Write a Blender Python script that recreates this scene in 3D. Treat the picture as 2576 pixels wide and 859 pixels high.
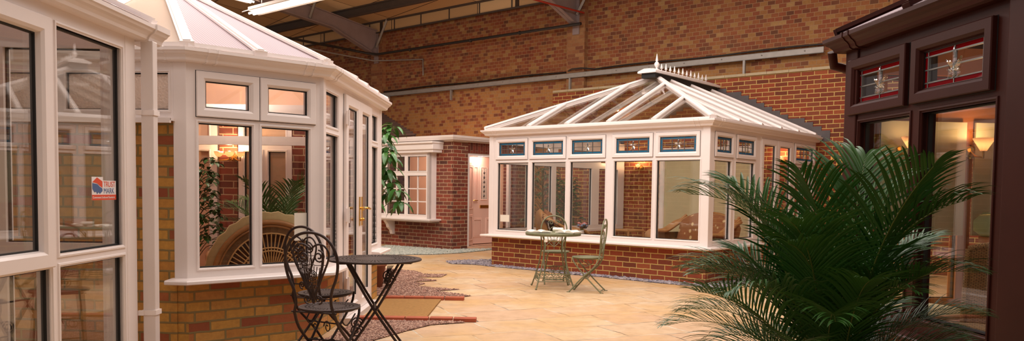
import bpy, math, random
from mathutils import Vector, Matrix
R = math.radians
random.seed(11)
scn = bpy.context.scene
for o in list(bpy.data.objects): bpy.data.objects.remove(o)

# ------------------------------------------------------------------ camera
EYE = 1.22
F_PX, CX, CY = 1961.7, 1317.1, 581.6
pitch, roll = R(2.943), R(.8007)
fw = Vector((0, math.cos(pitch), -math.sin(pitch)))
up0 = Vector((0, math.sin(pitch), math.cos(pitch)))
rt0 = Vector((1, 0, 0))
rt = rt0*math.cos(roll) + up0*math.sin(roll)
up = -rt0*math.sin(roll) + up0*math.cos(roll)
cd = bpy.data.cameras.new('camera'); cam = bpy.data.objects.new('camera', cd)
scn.collection.objects.link(cam)
m3 = Matrix((rt, up, -fw)).transposed()
cam.matrix_world = Matrix.Translation((0, 0, EYE)) @ m3.to_4x4()
cd.sensor_width = 36; cd.lens = F_PX/2576*36
cd.shift_x = -(CX-1288)/2576; cd.shift_y = (CY-429.5)/2576
cd.clip_start = .05; cd.clip_end = 200
scn.camera = cam

# ------------------------------------------------------------------ light
scn.view_settings.view_transform = 'Standard'; scn.view_settings.look = 'None'
scn.view_settings.gamma = 1; scn.view_settings.use_curve_mapping = False
scn.view_settings.exposure = 0.12
scn.cycles.transparent_max_bounces = 40
scn.cycles.max_bounces = 10
w = bpy.data.worlds.new('world'); scn.world = w; w.use_nodes = True
w.node_tree.nodes['Background'].inputs[0].default_value = (.95, .83, .77, 1)
w.node_tree.nodes['Background'].inputs[1].default_value = .22

def area(name, loc, sx, sy, power, rotz=0, col=(1, .955, .935), rx=0, ry=0):
    l = bpy.data.lights.new(name, 'AREA'); l.shape = 'RECTANGLE'; l.size = sx; l.size_y = sy
    l.energy = power; l.color = col
    o = bpy.data.objects.new(name, l); scn.collection.objects.link(o)
    o.location = loc; o.rotation_euler = (rx, ry, rotz); return o
def point(name, loc, power, col=(1, .62, .32), r=.04):
    l = bpy.data.lights.new(name, 'POINT'); l.energy = power; l.color = col; l.shadow_soft_size = r
    o = bpy.data.objects.new(name, l); scn.collection.objects.link(o); o.location = loc; return o
# daylight through the hall's roof lights, above the court between the display buildings
area('rooflight_court', (.6, 7.4, 5.3), 3.4, 6.0, 285, R(40))
area('rooflight_rear', (1.1, 12.2, 5.2), 5.5, 1.2, 110, R(-40))
area('rooflight_left', (-3.4, 7.2, 5.2), 3.0, 3.0, 150, 0)
area('rooflight_behind', (-1.2, 1.2, 5.2), 3.4, 3.0, 80, 0)
# added point fills over the court, out of view, to brighten the ceiling
for i_, p_ in enumerate(((-1.2, 10.6, 4.75), (-6.5, 11.5, 4.7), (4.5, 9.0, 5.3), (-2.2, 4.6, 4.9))): point('ceiling_fill', p_, 105, (1, .90, .84), .2)

# ------------------------------------------------------------------ mesh helpers
ORG = {}
class MB:
    def __init__(s): s.v = []; s.f = []; s.m = []; s.s = []
    def face(s, pts, mi=0, sm=False):
        b = len(s.v); s.v += [Vector(p) for p in pts]; s.f.append(list(range(b, b+len(pts)))); s.m.append(mi); s.s.append(sm)
    def grid(s, rows, mi=0, sm=True, cu=False, cv=False):
        b = len(s.v); n = len(rows); k = len(rows[0])
        for r_ in rows: s.v += [Vector(p) for p in r_]
        for i in range(n if cu else n-1):
            for j in range(k if cv else k-1):
                a, c = i, (i+1) % n; d, e = j, (j+1) % k
                s.f.append([b+a*k+d, b+a*k+e, b+c*k+e, b+c*k+d]); s.m.append(mi); s.s.append(sm)
    def hexa(s, p, mi=0):
        b = len(s.v); s.v += [Vector(q) for q in p]
        for q in ((0, 3, 2, 1), (4, 5, 6, 7), (0, 1, 5, 4), (1, 2, 6, 5), (2, 3, 7, 6), (3, 0, 4, 7)):
            s.f.append([b+i for i in q]); s.m.append(mi); s.s.append(False)
    def box(s, x0, x1, y0, y1, z0, z1, mi=0):
        s.hexa([(x0, y0, z0), (x1, y0, z0), (x1, y1, z0), (x0, y1, z0), (x0, y0, z1), (x1, y0, z1), (x1, y1, z1), (x0, y1, z1)], mi)
    def fbox(s, fr, u0, u1, w0, w1, z0, z1, mi=0):
        s.hexa([fr(u0, w0, z0), fr(u1, w0, z0), fr(u1, w1, z0), fr(u0, w1, z0), fr(u0, w0, z1), fr(u1, w0, z1), fr(u1, w1, z1), fr(u0, w1, z1)], mi)
    def ring(s, fr, u0, u1, z0, z1, prof, mi=0):        # mitred rectangular frame, profile of (inset, w)
        rows = []
        for i, w_ in prof:
            rows.append([fr(u0+i, w_, z0+i), fr(u1-i, w_, z0+i), fr(u1-i, w_, z1-i), fr(u0+i, w_, z1-i)])
        s.grid(rows, mi, False, cu=True, cv=True)
    def bar(s, p0, p1, wd, ht, upn=(0, 0, 1), mi=0, z0=0):   # bar along p0-p1; its underside z0 above the line
        p0 = Vector(p0); p1 = Vector(p1); d = (p1-p0).normalized(); n = Vector(upn)
        n = (n-d*n.dot(d)).normalized(); c = d.cross(n)*wd/2
        a = n*z0; b = n*(z0+ht)
        s.hexa([p0-c+a, p1-c+a, p1+c+a, p0+c+a, p0-c+b, p1-c+b, p1+c+b, p0+c+b], mi)
    def slab(s, pts, n, t, mi=0):
        n = Vector(n)*t; a = [Vector(p) for p in pts]; b = [p+n for p in a]
        s.face(a[::-1], mi); s.face(b, mi); k = len(a)
        for i in range(k): s.face([a[i], a[(i+1) % k], b[(i+1) % k], b[i]], mi)
    def tube(s, pts, r, n=6, closed=False, mi=0):
        pts = [Vector(p) for p in pts]; k = len(pts)
        rr = r if isinstance(r, (list, tuple)) else [r]*k
        T = []
        for i in range(k):
            a = pts[(i-1) % k] if (closed or i) else pts[0]; b = pts[(i+1) % k] if (closed or i < k-1) else pts[-1]
            t = b-a; T.append(t.normalized() if t.length > 1e-9 else Vector((0, 0, 1)))
        q = T[0].orthogonal().normalized(); rows = []
        for i in range(k):
            q = q-T[i]*q.dot(T[i])
            q = q.normalized() if q.length > 1e-6 else T[i].orthogonal().normalized()
            c = T[i].cross(q)
            rows.append([pts[i]+(q*math.cos(2*math.pi*j/n)+c*math.sin(2*math.pi*j/n))*rr[i] for j in range(n)])
        s.grid(rows, mi, True, cu=closed, cv=True)
        if not closed: s.face(rows[0][::-1], mi); s.face(rows[-1], mi)
    def lathe(s, prof, c=(0, 0, 0), n=16, mi=0, ax=None):
        c = Vector(c); ax = Vector(ax or (0, 0, 1)).normalized(); a = ax.orthogonal().normalized(); b = ax.cross(a); rows = []
        for r_, z in prof: rows.append([c+ax*z+(a*math.cos(2*math.pi*j/n)+b*math.sin(2*math.pi*j/n))*max(r_, 1e-4) for j in range(n)])
        s.grid(rows, mi, True, cv=True)
    def sweep(s, path, prof, mi=0, closed=False):       # profile (out, z) swept along an xy path, out = right of travel
        P = [Vector((p[0], p[1], 0)) for p in path]; k = len(P); rows = []
        for i in range(k):
            d1 = (P[i]-P[i-1]).normalized() if i else (P[1]-P[0]).normalized()
            d2 = (P[i+1]-P[i]).normalized() if i < k-1 else d1
            n1 = Vector((d1.y, -d1.x, 0)); n2 = Vector((d2.y, -d2.x, 0)); m = (n1+n2).normalized(); m = m/max(.3, m.dot(n1))
            rows.append([P[i]+m*o+Vector((0, 0, z)) for o, z in prof])
        s.grid(rows, mi, False, cv=True); s.face(rows[0], mi); s.face(rows[-1][::-1], mi)
    def blob(s, c, r, mi=0, n=8, k=6, sc=(1, 1, 1)):
        s.grid([[Vector(c)+Vector((math.sin(math.pi*i/k)*math.cos(2*math.pi*j/n)*sc[0], math.sin(math.pi*i/k)*math.sin(2*math.pi*j/n)*sc[1], -math.cos(math.pi*i/k)*sc[2]))*r for j in range(n)] for i in range(k+1)], mi, True, cv=True)
    def build(s, name, mats, parent=None, bevel=0):
        if not isinstance(mats, (list, tuple)): mats = [mats]
        root = parent
        while root is not None and root.parent is not None: root = root.parent
        org = ORG.get(root.name, Vector((0, 0, 0))) if root else Vector((0, 0, 0))
        me = bpy.data.meshes.new(name)
        me.from_pydata([tuple(v-org) for v in s.v], [], s.f)
        for m_ in mats: me.materials.append(m_)
        me.polygons.foreach_set('material_index', s.m); me.polygons.foreach_set('use_smooth', s.s)
        uv = me.uv_layers.new(name='UVMap').data
        for p in me.polygons:
            n = p.normal
            if abs(n.z) > .75: t = Vector((1, 0, 0)); b = Vector((0, 1, 0))
            else:
                t = Vector((-n.y, n.x, 0)).normalized(); b = Vector((0, 0, 1))
                if t.x < 0 or (abs(t.x) < .05 and t.y < 0): t = -t
            for li in p.loop_indices:
                co = s.v[me.loops[li].vertex_index]; uv[li].uv = (co.dot(t), co.dot(b))
        me.update()
        o = bpy.data.objects.new(name, me); scn.collection.objects.link(o); o.parent = parent
        if bevel:
            bm = o.modifiers.new('bevel', 'BEVEL'); bm.width = bevel; bm.segments = 2; bm.limit_method = 'ANGLE'; bm.angle_limit = R(35)
            me.shade_smooth() if False else None
        return o
def tag(o, label, cat, group=None, kind=None):
    o['label'] = label; o['category'] = cat
    if group: o['group'] = group
    if kind: o['kind'] = kind
    return o
def thing(name, label, cat, loc=(0, 0, 0), group=None):
    o = bpy.data.objects.new(name, None); scn.collection.objects.link(o); o.location = loc; o.empty_display_size = .1
    ORG[o.name] = Vector(loc); return tag(o, label, cat, group)
def struct(name, mb, mats, bevel=0):
    o = mb.build(name, mats, None, bevel); o['kind'] = 'structure'; return o
def copy_tree(o, parent=None):
    c = o.copy(); scn.collection.objects.link(c); c.parent = parent
    for ch in list(o.children): copy_tree(ch, c)
    return c
class Fr:                                               # wall frame: u along, w outward, z up
    def __init__(s, P, az, side=1):
        s.P = Vector((P[0], P[1], 0)); a = R(az); s.u = Vector((math.sin(a), math.cos(a), 0)); s.w = Vector((s.u.y, -s.u.x, 0))*side
    def __call__(s, u, w_, z): return s.P+s.u*u+s.w*w_+Vector((0, 0, z))

# ------------------------------------------------------------------ materials
def lin(c): return tuple(((x/255)/12.92 if x/255 <= .04045 else ((x/255+.055)/1.055)**2.4) for x in c)+(1,)
class NT:
    def __init__(s, name):
        s.mat = bpy.data.materials.new(name); s.mat.use_nodes = True; s.t = s.mat.node_tree; s.t.nodes.clear()
        s.out = s.n('ShaderNodeOutputMaterial')
    def n(s, typ, **k):
        x = s.t.nodes.new(typ)
        for a, b in k.items():
            if a.startswith('i_'):
                key = a[2:]; key = int(key) if key.isdigit() else key.replace('_', ' ')
                if hasattr(b, 'is_linked') or isinstance(b, bpy.types.NodeSocket): s.t.links.new(b, x.inputs[key])
                else: x.inputs[key].default_value = b
            else: setattr(x, a, b)
        return x
    def l(s, a, b): s.t.links.new(a, b)
    def math(s, op, a, b=0.0):
        x = s.t.nodes.new('ShaderNodeMath'); x.operation = op
        for i, q in enumerate((a, b)):
            if isinstance(q, (int, float)): x.inputs[i].default_value = q
            else: s.l(q, x.inputs[i])
        return x.outputs[0]
    def ramp(s, fac, stops, interp='LINEAR'):
        x = s.t.nodes.new('ShaderNodeValToRGB'); x.color_ramp.interpolation = interp; e = x.color_ramp.elements
        while len(e) < len(stops): e.new(.5)
        for i, (p, c) in enumerate(stops): e[i].position = p; e[i].color = c if len(c) == 4 else tuple(c)+(1,)
        s.l(fac, x.inputs[0]); return x.outputs[0]
    def mix(s, fac, a, b, bt='MIX'):
        x = s.t.nodes.new('ShaderNodeMix'); x.data_type = 'RGBA'; x.blend_type = bt
        for q, sk in ((fac, x.inputs[0]), (a, x.inputs[6]), (b, x.inputs[7])):
            if isinstance(q, (int, float, tuple)): sk.default_value = q
            else: s.l(q, sk)
        return x.outputs[2]
    def bsdf(s, col, rough=.5, metal=0, bump=None, bd=.01, bs=.5, **k):
        b = s.n('ShaderNodeBsdfPrincipled')
        for q, key in ((col, 'Base Color'), (rough, 'Roughness'), (metal, 'Metallic')):
            if isinstance(q, (int, float, tuple)): b.inputs[key].default_value = q
            else: s.l(q, b.inputs[key])
        for key, q in k.items(): b.inputs[key.replace('_', ' ')].default_value = q
        if bump is not None:
            bn = s.n('ShaderNodeBump', i_Strength=bs, i_Distance=bd, i_Height=bump); s.l(bn.outputs[0], b.inputs['Normal'])
        s.l(b.outputs[0], s.out.inputs[0]); return s.mat
    def noise(s, scale, vec=None, detail=3, rough=.5):
        x = s.n('ShaderNodeTexNoise', i_Scale=scale, i_Detail=detail, i_Roughness=rough)
        s.l(vec if vec else s.n('ShaderNodeTexCoord').outputs['Object'], x.inputs['Vector']); return x.outputs[0]
def plain(name, rgb, rough=.5, metal=0, var=.12, vs=6, bump=0, **k):
    t = NT(name); c = lin(rgb); n = t.noise(vs)
    col = t.mix(n, tuple(x*(1-var) for x in c[:3])+(1,), tuple(min(1, x*(1+var)) for x in c[:3])+(1,))
    return t.bsdf(col, rough, metal, bump=t.noise(vs*12) if bump else None, bd=bump or .01, **k)
def brick(name, stops, mortar, bw=.2265, bh=.0755, ms=.010, rot=False, var=.35, headers=False, zone=None):
    t = NT(name); uv = t.n('ShaderNodeUVMap').outputs[0]
    if rot:
        mp = t.n('ShaderNodeMapping'); mp.inputs['Rotation'].default_value = (0, 0, R(90)); t.l(uv, mp.inputs[0]); uv = mp.outputs[0]
    nz = t.n('ShaderNodeTexNoise', i_Scale=9., i_Detail=2.); t.l(uv, nz.inputs['Vector'])
    sub = t.n('ShaderNodeVectorMath', operation='SUBTRACT'); t.l(nz.outputs[1], sub.inputs[0]); sub.inputs[1].default_value = (.5, .5, .5)
    sc = t.n('ShaderNodeVectorMath', operation='SCALE'); t.l(sub.outputs[0], sc.inputs[0]); sc.inputs['Scale'].default_value = .012
    ad = t.n('ShaderNodeVectorMath', operation='ADD'); t.l(uv, ad.inputs[0]); t.l(sc.outputs[0], ad.inputs[1]); vec = ad.outputs[0]
    b = t.n('ShaderNodeTexBrick', offset=.5, offset_frequency=2)
    b.inputs['Scale'].default_value = 1; b.inputs['Mortar Size'].default_value = ms/2*1.1; b.inputs['Mortar Smooth'].default_value = .25
    b.inputs['Brick Width'].default_value = bw; b.inputs['Row Height'].default_value = bh; t.l(vec, b.inputs['Vector'])
    sp = t.n('ShaderNodeSeparateXYZ'); t.l(vec, sp.inputs[0])
    row = t.math('FLOOR', t.math('DIVIDE', sp.outputs[1], bh))
    par = t.math('SUBTRACT', 1.0, t.math('FLOORED_MODULO', row, 2.0))
    xx = t.math('ADD', sp.outputs[0], t.math('MULTIPLY', par, bw*.5))
    colm = t.math('FLOOR', t.math('DIVIDE', xx, bw))
    cb = t.n('ShaderNodeCombineXYZ'); t.l(colm, cb.inputs[0]); t.l(row, cb.inputs[1])
    wn = t.n('ShaderNodeTexWhiteNoise', noise_dimensions='2D'); t.l(cb.outputs[0], wn.inputs['Vector'])
    bc = t.ramp(wn.outputs[0], [(p, lin(c)) for p, c in stops])
    n2 = t.noise(22, vec, 4, .65)
    bc = t.mix(t.math('MULTIPLY', n2, var*1.6), bc, tuple(x*.35 for x in lin(stops[0][1])[:3])+(1,))
    n3 = t.noise(1.3, vec, 2)
    bc = t.mix(t.math('MULTIPLY', n3, .25), bc, lin(stops[-1][1]))
    if zone:
        hz = t.math('MULTIPLY', t.math('LESS_THAN', sp.outputs[1], t.math('ADD', zone[0], t.math('MULTIPLY', n3, .5))), t.math('LESS_THAN', t.math('FRACT', t.math('MULTIPLY', wn.outputs[0], 7.13)), .5))
        bc = t.mix(hz, bc, t.mix(n2, lin(zone[1]), tuple(x*.5 for x in lin(zone[1])[:3])+(1,)))
    col = t.mix(b.outputs['Fac'], bc, lin(mortar))
    h = t.math('ADD', t.math('MULTIPLY', b.outputs['Fac'], -1.0), t.math('MULTIPLY', n2, .3))
    return t.bsdf(col, .85, bump=h, bd=.006, bs=.7)
def glassm(name, tint=(.975, .98, .97), base=.05, rough=0.0, body=None):
    t = NT(name)
    tr = t.n('ShaderNodeBsdfTransparent'); tr.inputs[0].default_value = tint+(1,)
    gl = t.n('ShaderNodeBsdfGlossy'); gl.inputs['Roughness'].default_value = rough; gl.inputs[0].default_value = (1, 1, 1, 1)
    lw = t.n('ShaderNodeLayerWeight'); lw.inputs[0].default_value = .5
    f5 = t.math('POWER', lw.outputs['Facing'], 4.0)
    fac = t.math('ADD', t.math('MULTIPLY', f5, .75), base)
    mx = t.n('ShaderNodeMixShader'); t.l(fac, mx.inputs[0]); t.l(tr.outputs[0], mx.inputs[1]); t.l(gl.outputs[0], mx.inputs[2])
    last = mx
    if body:
        d = t.n('ShaderNodeBsdfDiffuse'); d.inputs[0].default_value = lin(body); tl = t.n('ShaderNodeBsdfTranslucent'); tl.inputs[0].default_value = lin(body)
        m1 = t.n('ShaderNodeMixShader'); m1.inputs[0].default_value = .4; t.l(d.outputs[0], m1.inputs[1]); t.l(tl.outputs[0], m1.inputs[2])
        m2 = t.n('ShaderNodeMixShader'); m2.inputs[0].default_value = .7; t.l(mx.outputs[0], m2.inputs[1]); t.l(m1.outputs[0], m2.inputs[2]); last = m2
    t.l(last.outputs[0], t.out.inputs[0]); return t.mat
def emis(name, col, st):
    t = NT(name); e = t.n('ShaderNodeEmission'); e.inputs[0].default_value = col+(1,); e.inputs[1].default_value = st
    t.l(e.outputs[0], t.out.inputs[0]); return t.mat

M = {}
M['white'] = plain('white_upvc', (240, 229, 224), .28, var=.03)
M['white2'] = plain('white_painted_metal', (226, 214, 208), .4, var=.05)
M['brown'] = plain('rosewood_upvc', (60, 24, 17), .45, var=.25, vs=3, Specular_IOR_Level=.15)
M['gasket'] = plain('black_rubber_gasket', (22, 20, 19), .6)
M['glass'] = glassm('clear_glass', base=.045)
M['roofglass'] = glassm('roof_glass', (.95, .945, .93), .04)
M['blueglass'] = glassm('blue_border_glass', (.05, .30, .55), .10, 0, (62, 152, 196))
M['redglass'] = glassm('red_border_glass', (.50, .01, .02), .05, 0, (168, 14, 26))
M['lead'] = plain('lead_strip', (120, 118, 115), .4, .7)
M['crystal'] = glassm('bevelled_crystal', (.90, .92, .90), .34, .04)
t = NT('obscure_glass'); h = t.noise(60, None, 2, .5)
b = t.mat; t.bsdf(lin((244, 220, 202)), .18, bump=h, bd=.012, bs=1.0, Transmission_Weight=.12); M['obscure'] = t.mat
t = NT('opal_polycarbonate'); uv = t.n('ShaderNodeUVMap').outputs[0]
mp = t.n('ShaderNodeMapping'); mp.inputs['Rotation'].default_value = (0, 0, R(-42.4)); t.l(uv, mp.inputs[0])
wv = t.n('ShaderNodeTexWave', wave_type='BANDS', bands_direction='X'); wv.inputs['Scale'].default_value = 13; t.l(mp.outputs[0], wv.inputs[0])
col = t.mix(wv.outputs[1], lin((204, 186, 194)), lin((240, 226, 230)))
d = t.n('ShaderNodeBsdfDiffuse'); t.l(col, d.inputs[0]); tl = t.n('ShaderNodeBsdfTranslucent'); t.l(col, tl.inputs[0])
tp = t.n('ShaderNodeBsdfTransparent'); gl = t.n('ShaderNodeBsdfGlossy'); gl.inputs['Roughness'].default_value = .25
a1 = t.n('ShaderNodeMixShader'); a1.inputs[0].default_value = .45; t.l(d.outputs[0], a1.inputs[1]); t.l(tl.outputs[0], a1.inputs[2])
a2 = t.n('ShaderNodeMixShader'); a2.inputs[0].default_value = .2; t.l(a1.outputs[0], a2.inputs[1]); t.l(tp.outputs[0], a2.inputs[2])
a3 = t.n('ShaderNodeMixShader'); a3.inputs[0].default_value = .14; t.l(a2.outputs[0], a3.inputs[1]); t.l(gl.outputs[0], a3.inputs[2])
t.l(a3.outputs[0], t.out.inputs[0]); M['opal'] = t.mat
M['opalplain'] = glassm('plain_opal_sheet', (.9, .85, .8), .05, .2, (222, 202, 184))
M['brick_yellow'] = brick('yellow_stock_brick', [(0, (150, 66, 42)), (.15, (190, 104, 66)), (.3, (212, 150, 66)), (.75, (230, 176, 78)), (1, (220, 156, 90))], (142, 120, 74), ms=.015, var=.42)
M['brick_orange'] = brick('orange_facing_brick', [(0, (98, 44, 28)), (.3, (138, 58, 32)), (.6, (160, 70, 36)), (.85, (128, 66, 44)), (1, (166, 84, 44))], (196, 164, 96), ms=.013, var=.35)
M['brick_red'] = brick('red_facing_brick', [(0, (88, 54, 46)), (.3, (140, 62, 46)), (.6, (170, 80, 56)), (1, (122, 72, 54))], (184, 156, 124), ms=.012)
M['brick_soldier'] = brick('soldier_course_brick', [(0, (84, 40, 30)), (.5, (128, 56, 40)), (1, (146, 66, 46))], (134, 108, 84), rot=True)
M['brick_hall'] = brick('hall_wall_brick', [(0, (92, 40, 26)), (.22, (138, 58, 34)), (.5, (152, 70, 38)), (.75, (160, 92, 46)), (.92, (172, 122, 66)), (1, (186, 144, 90))], (160, 124, 88), zone=(3.5, (184, 128, 70)), bw=.140, ms=.010, var=.4)
M['brick_pillar'] = brick('pillar_brick', [(0, (120, 62, 42)), (.3, (150, 88, 54)), (.7, (168, 114, 70)), (1, (178, 134, 88))], (150, 112, 76), bw=.2)
M['coping'] = plain('stone_coping', (178, 160, 128), .8, var=.2)
M['galv'] = plain('galvanised_steel', (150, 142, 134), .45, .25, var=.2, vs=9)
M['steel'] = plain('painted_grey_steel', (148, 130, 126), .5, var=.15)
M['darksteel'] = plain('dark_purlin_steel', (74, 62, 54), .6, var=.2)
M['blackpipe'] = plain('black_pipe', (38, 32, 28), .5)
M['redrod'] = plain('red_conduit', (168, 52, 34), .5)
M['lead_flash'] = plain('lead_flashing', (84, 76, 76), .6, var=.25, bump=.004)
M['iron'] = plain('dark_brown_wrought_iron', (58, 44, 40), .42, .5, var=.25, vs=30)
M['verdigris'] = plain('weathered_green_iron', (122, 122, 92), .55, .15, var=.3, vs=30)
M['paper'] = plain('paper', (236, 228, 212), .6, var=.05)
M['print'] = plain('printed_cover', (150, 112, 88), .5, var=.7, vs=40)
M['brass'] = plain('polished_brass', (222, 178, 92), .2, .95)
M['cane'] = plain('pale_split_cane', (216, 172, 112), .45, var=.2)
M['ribdark'] = plain('painted_dark_behind_ribs', (84, 54, 30), .7, var=.4, vs=30)  # darkness of the open fan gaps, put into a colour
M['rattan'] = plain('rattan_cane', (170, 120, 70), .45, var=.3, vs=14)
M['leaf'] = plain('dark_palm_leaf', (48, 94, 28), .45, var=.45, vs=5)
M['leaf2'] = plain('glossy_green_leaf', (62, 108, 44), .35, var=.4, vs=8)
M['ficus'] = plain('grey_green_leaf', (86, 104, 66), .45, var=.35, vs=8)
M['stem'] = plain('green_stem', (106, 116, 48), .5, var=.3)
M['bark'] = plain('brown_bark', (104, 80, 56), .8, var=.3, bump=.003)
M['bamboo'] = plain('varnished_bamboo', (214, 160, 82), .35, var=.2, vs=12)
M['pot'] = plain('terracotta_pot', (150, 92, 62), .7)
M['soil'] = plain('potting_soil', (48, 36, 28), .95, bump=.01)
M['peach'] = plain('peach_painted_plaster', (232, 190, 160), .7, var=.04)
M['blind'] = plain('pale_fabric_blind', (196, 184, 146), .8, var=.05)
M['doorw'] = plain('moulded_white_door', (242, 200, 182), .35, var=.03)
M['orangewood'] = plain('orange_pine', (170, 100, 48), .4, var=.25, vs=4)
M['cushion'] = plain('cream_cushion_fabric', (206, 184, 134), .9, var=.15, vs=25, bump=.004)
M['greencush'] = plain('pale_green_cushion', (150, 160, 116), .9, var=.15)
M['tile'] = plain('brown_roof_tile', (84, 58, 48), .8, var=.25, bump=.01)
M['sticker_white'] = plain('white_sticker_vinyl', (236, 230, 228), .4, var=.02)
M['sticker_red'] = plain('orange_red_ink', (222, 78, 48), .4, var=.02)
M['sticker_blue'] = plain('blue_ink', (74, 102, 150), .4, var=.02)
M['tube'] = emis('fluorescent_tube_glow', (1, .93, .78), 9)
M['bulb'] = emis('warm_bulb_glow', (1, .62, .34), 9)
M['pinkflower'] = plain('pink_silk_flower', (206, 132, 122), .7, var=.3, vs=30)
M['blueflower'] = plain('grey_blue_silk_flower', (120, 128, 150), .7, var=.3, vs=30)
# leaf pattern upholstery
t = NT('brown_leaf_print_fabric'); vo = t.n('ShaderNodeTexVoronoi'); vo.inputs['Scale'].default_value = 9; t.l(t.n('ShaderNodeTexCoord').outputs['Object'], vo.inputs[0])
f = t.ramp(vo.outputs['Distance'], [(.22, (1, 1, 1)), (.30, (0, 0, 0))])
t.bsdf(t.mix(f, lin((148, 94, 56)), lin((214, 186, 136))), .85); M['leafprint'] = t.mat
# wicker weave
def wicker(name, a, b_, sc):
    t = NT(name); uv = t.n('ShaderNodeUVMap').outputs[0]
    mp = t.n('ShaderNodeMapping'); mp.inputs['Scale'].default_value = (sc, sc*1.6, 1); t.l(uv, mp.inputs[0])
    b = t.n('ShaderNodeTexBrick', offset=.5); b.inputs['Scale'].default_value = 1; b.inputs['Mortar Size'].default_value = .07; b.inputs['Mortar Smooth'].default_value = .8
    b.inputs['Brick Width'].default_value = 1.; b.inputs['Row Height'].default_value = .5; t.l(mp.outputs[0], b.inputs['Vector'])
    n = t.noise(30)
    c = t.mix(n, lin(a), lin(b_)); c = t.mix(b.outputs['Fac'], c, tuple(x*.12 for x in lin(a)[:3])+(1,))
    return t.bsdf(c, .55, bump=t.math('MULTIPLY', b.outputs['Fac'], -1.0), bd=.008, bs=1.0)
M['wicker'] = wicker('woven_wicker', (150, 104, 60), (196, 150, 92), 42)
M['wicker_dark'] = wicker('dark_woven_wicker', (112, 74, 42), (170, 128, 78), 44)
# sandstone paving
t = NT('sandstone_paving'); tc = t.n('ShaderNodeTexCoord').outputs['Object']
mp = t.n('ShaderNodeMapping'); mp.inputs['Rotation'].default_value = (0, 0, R(-24)); t.l(tc, mp.inputs[0])
nz = t.n('ShaderNodeTexNoise', i_Scale=1.6, i_Detail=4.); t.l(tc, nz.inputs['Vector'])
sub = t.n('ShaderNodeVectorMath', operation='SUBTRACT'); t.l(nz.outputs[1], sub.inputs[0]); sub.inputs[1].default_value = (.5, .5, .5)
sc_ = t.n('ShaderNodeVectorMath', operation='SCALE'); t.l(sub.outputs[0], sc_.inputs[0]); sc_.inputs['Scale'].default_value = .13
ad = t.n('ShaderNodeVectorMath', operation='ADD'); t.l(mp.outputs[0], ad.inputs[0]); t.l(sc_.outputs[0], ad.inputs[1]); vec = ad.outputs[0]
bk = t.n('ShaderNodeTexBrick', offset=.37, offset_frequency=2, squash=1.55, squash_frequency=3)
bk.inputs['Scale'].default_value = 1; bk.inputs['Brick Width'].default_value = .62; bk.inputs['Row Height'].default_value = .56
bk.inputs['Mortar Size'].default_value = .010; bk.inputs['Mortar Smooth'].default_value = .2; bk.inputs['Bias'].default_value = -.1
bk.inputs['Color1'].default_value = lin((208, 182, 146)); bk.inputs['Color2'].default_value = lin((196, 158, 124)); t.l(vec, bk.inputs['Vector']); t.l(t.ramp(t.noise(3.2, tc, 2), [(.42, lin((112, 92, 72))), (.56, lin((206, 196, 176)))]), bk.inputs['Mortar'])
n1 = t.noise(1.1, tc, 4, .6); n2 = t.noise(7, tc, 5, .65)
c = t.mix(t.ramp(n1, [(.42, (0, 0, 0)), (.62, (.75, .75, .75))]), bk.outputs[0], lin((200, 158, 100)))
c = t.mix(t.ramp(n2, [(.42, (0, 0, 0)), (.72, (.65, .65, .65))]), c, lin((172, 136, 98)))
hh = t.math('ADD', t.math('MULTIPLY', bk.outputs['Fac'], -1.2), t.math('MULTIPLY', n2, .6))
t.bsdf(c, .55, bump=hh, bd=.01, bs=.6); M['paving'] = t.mat
def stones(name, cols):
    t = NT(name); ob = t.n('ShaderNodeNewGeometry').outputs['Random Per Island']
    return t.bsdf(t.ramp(ob, [(i/(len(cols)-1), lin(c)) for i, c in enumerate(cols)]), .8)
M['pink_gravel'] = stones('pink_granite_chippings', [(118, 84, 70), (168, 128, 108), (196, 160, 138), (146, 106, 90), (108, 82, 70)])
M['grey_gravel'] = stones('blue_grey_gravel', [(140, 146, 138), (182, 184, 172), (160, 166, 160), (198, 196, 184)])
M['slate'] = stones('plum_slate_chips', [(110, 104, 116), (150, 142, 150), (176, 166, 166), (124, 118, 134)])
M['gbed'] = plain('gravel_bed', (150, 104, 88), .9, var=.4, vs=60, bump=.01)
M['gbed2'] = plain('grey_gravel_bed', (140, 142, 134), .9, var=.4, vs=60, bump=.01)
M['sbed'] = plain('slate_bed', (84, 78, 84), .9, var=.4, vs=60, bump=.01)
M['coir'] = plain('coir_matting', (158, 116, 62), .95, var=.35, vs=40, bump=.006)
M['edgebrick'] = plain('red_edging_brick', (166, 84, 54), .8, var=.35, vs=12)
t = NT('hall_roof_panel'); tc = t.n('ShaderNodeTexCoord').outputs['Object']
mp = t.n('ShaderNodeMapping'); mp.inputs['Rotation'].default_value = (0, 0, R(-39.7)); t.l(tc, mp.inputs[0])
bk = t.n('ShaderNodeTexBrick', offset=0.0); bk.inputs['Scale'].default_value = 1; bk.inputs['Brick Width'].default_value = .86; bk.inputs['Row Height'].default_value = 3.0
bk.inputs['Mortar Size'].default_value = .012; bk.inputs['Color1'].default_value = lin((226, 196, 150)); bk.inputs['Color2'].default_value = lin((192, 156, 110)); bk.inputs['Mortar'].default_value = lin((60, 44, 32)); t.l(mp.outputs[0], bk.inputs['Vector'])
t.bsdf(bk.outputs[0], .7); M['roofpanel'] = t.mat
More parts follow.
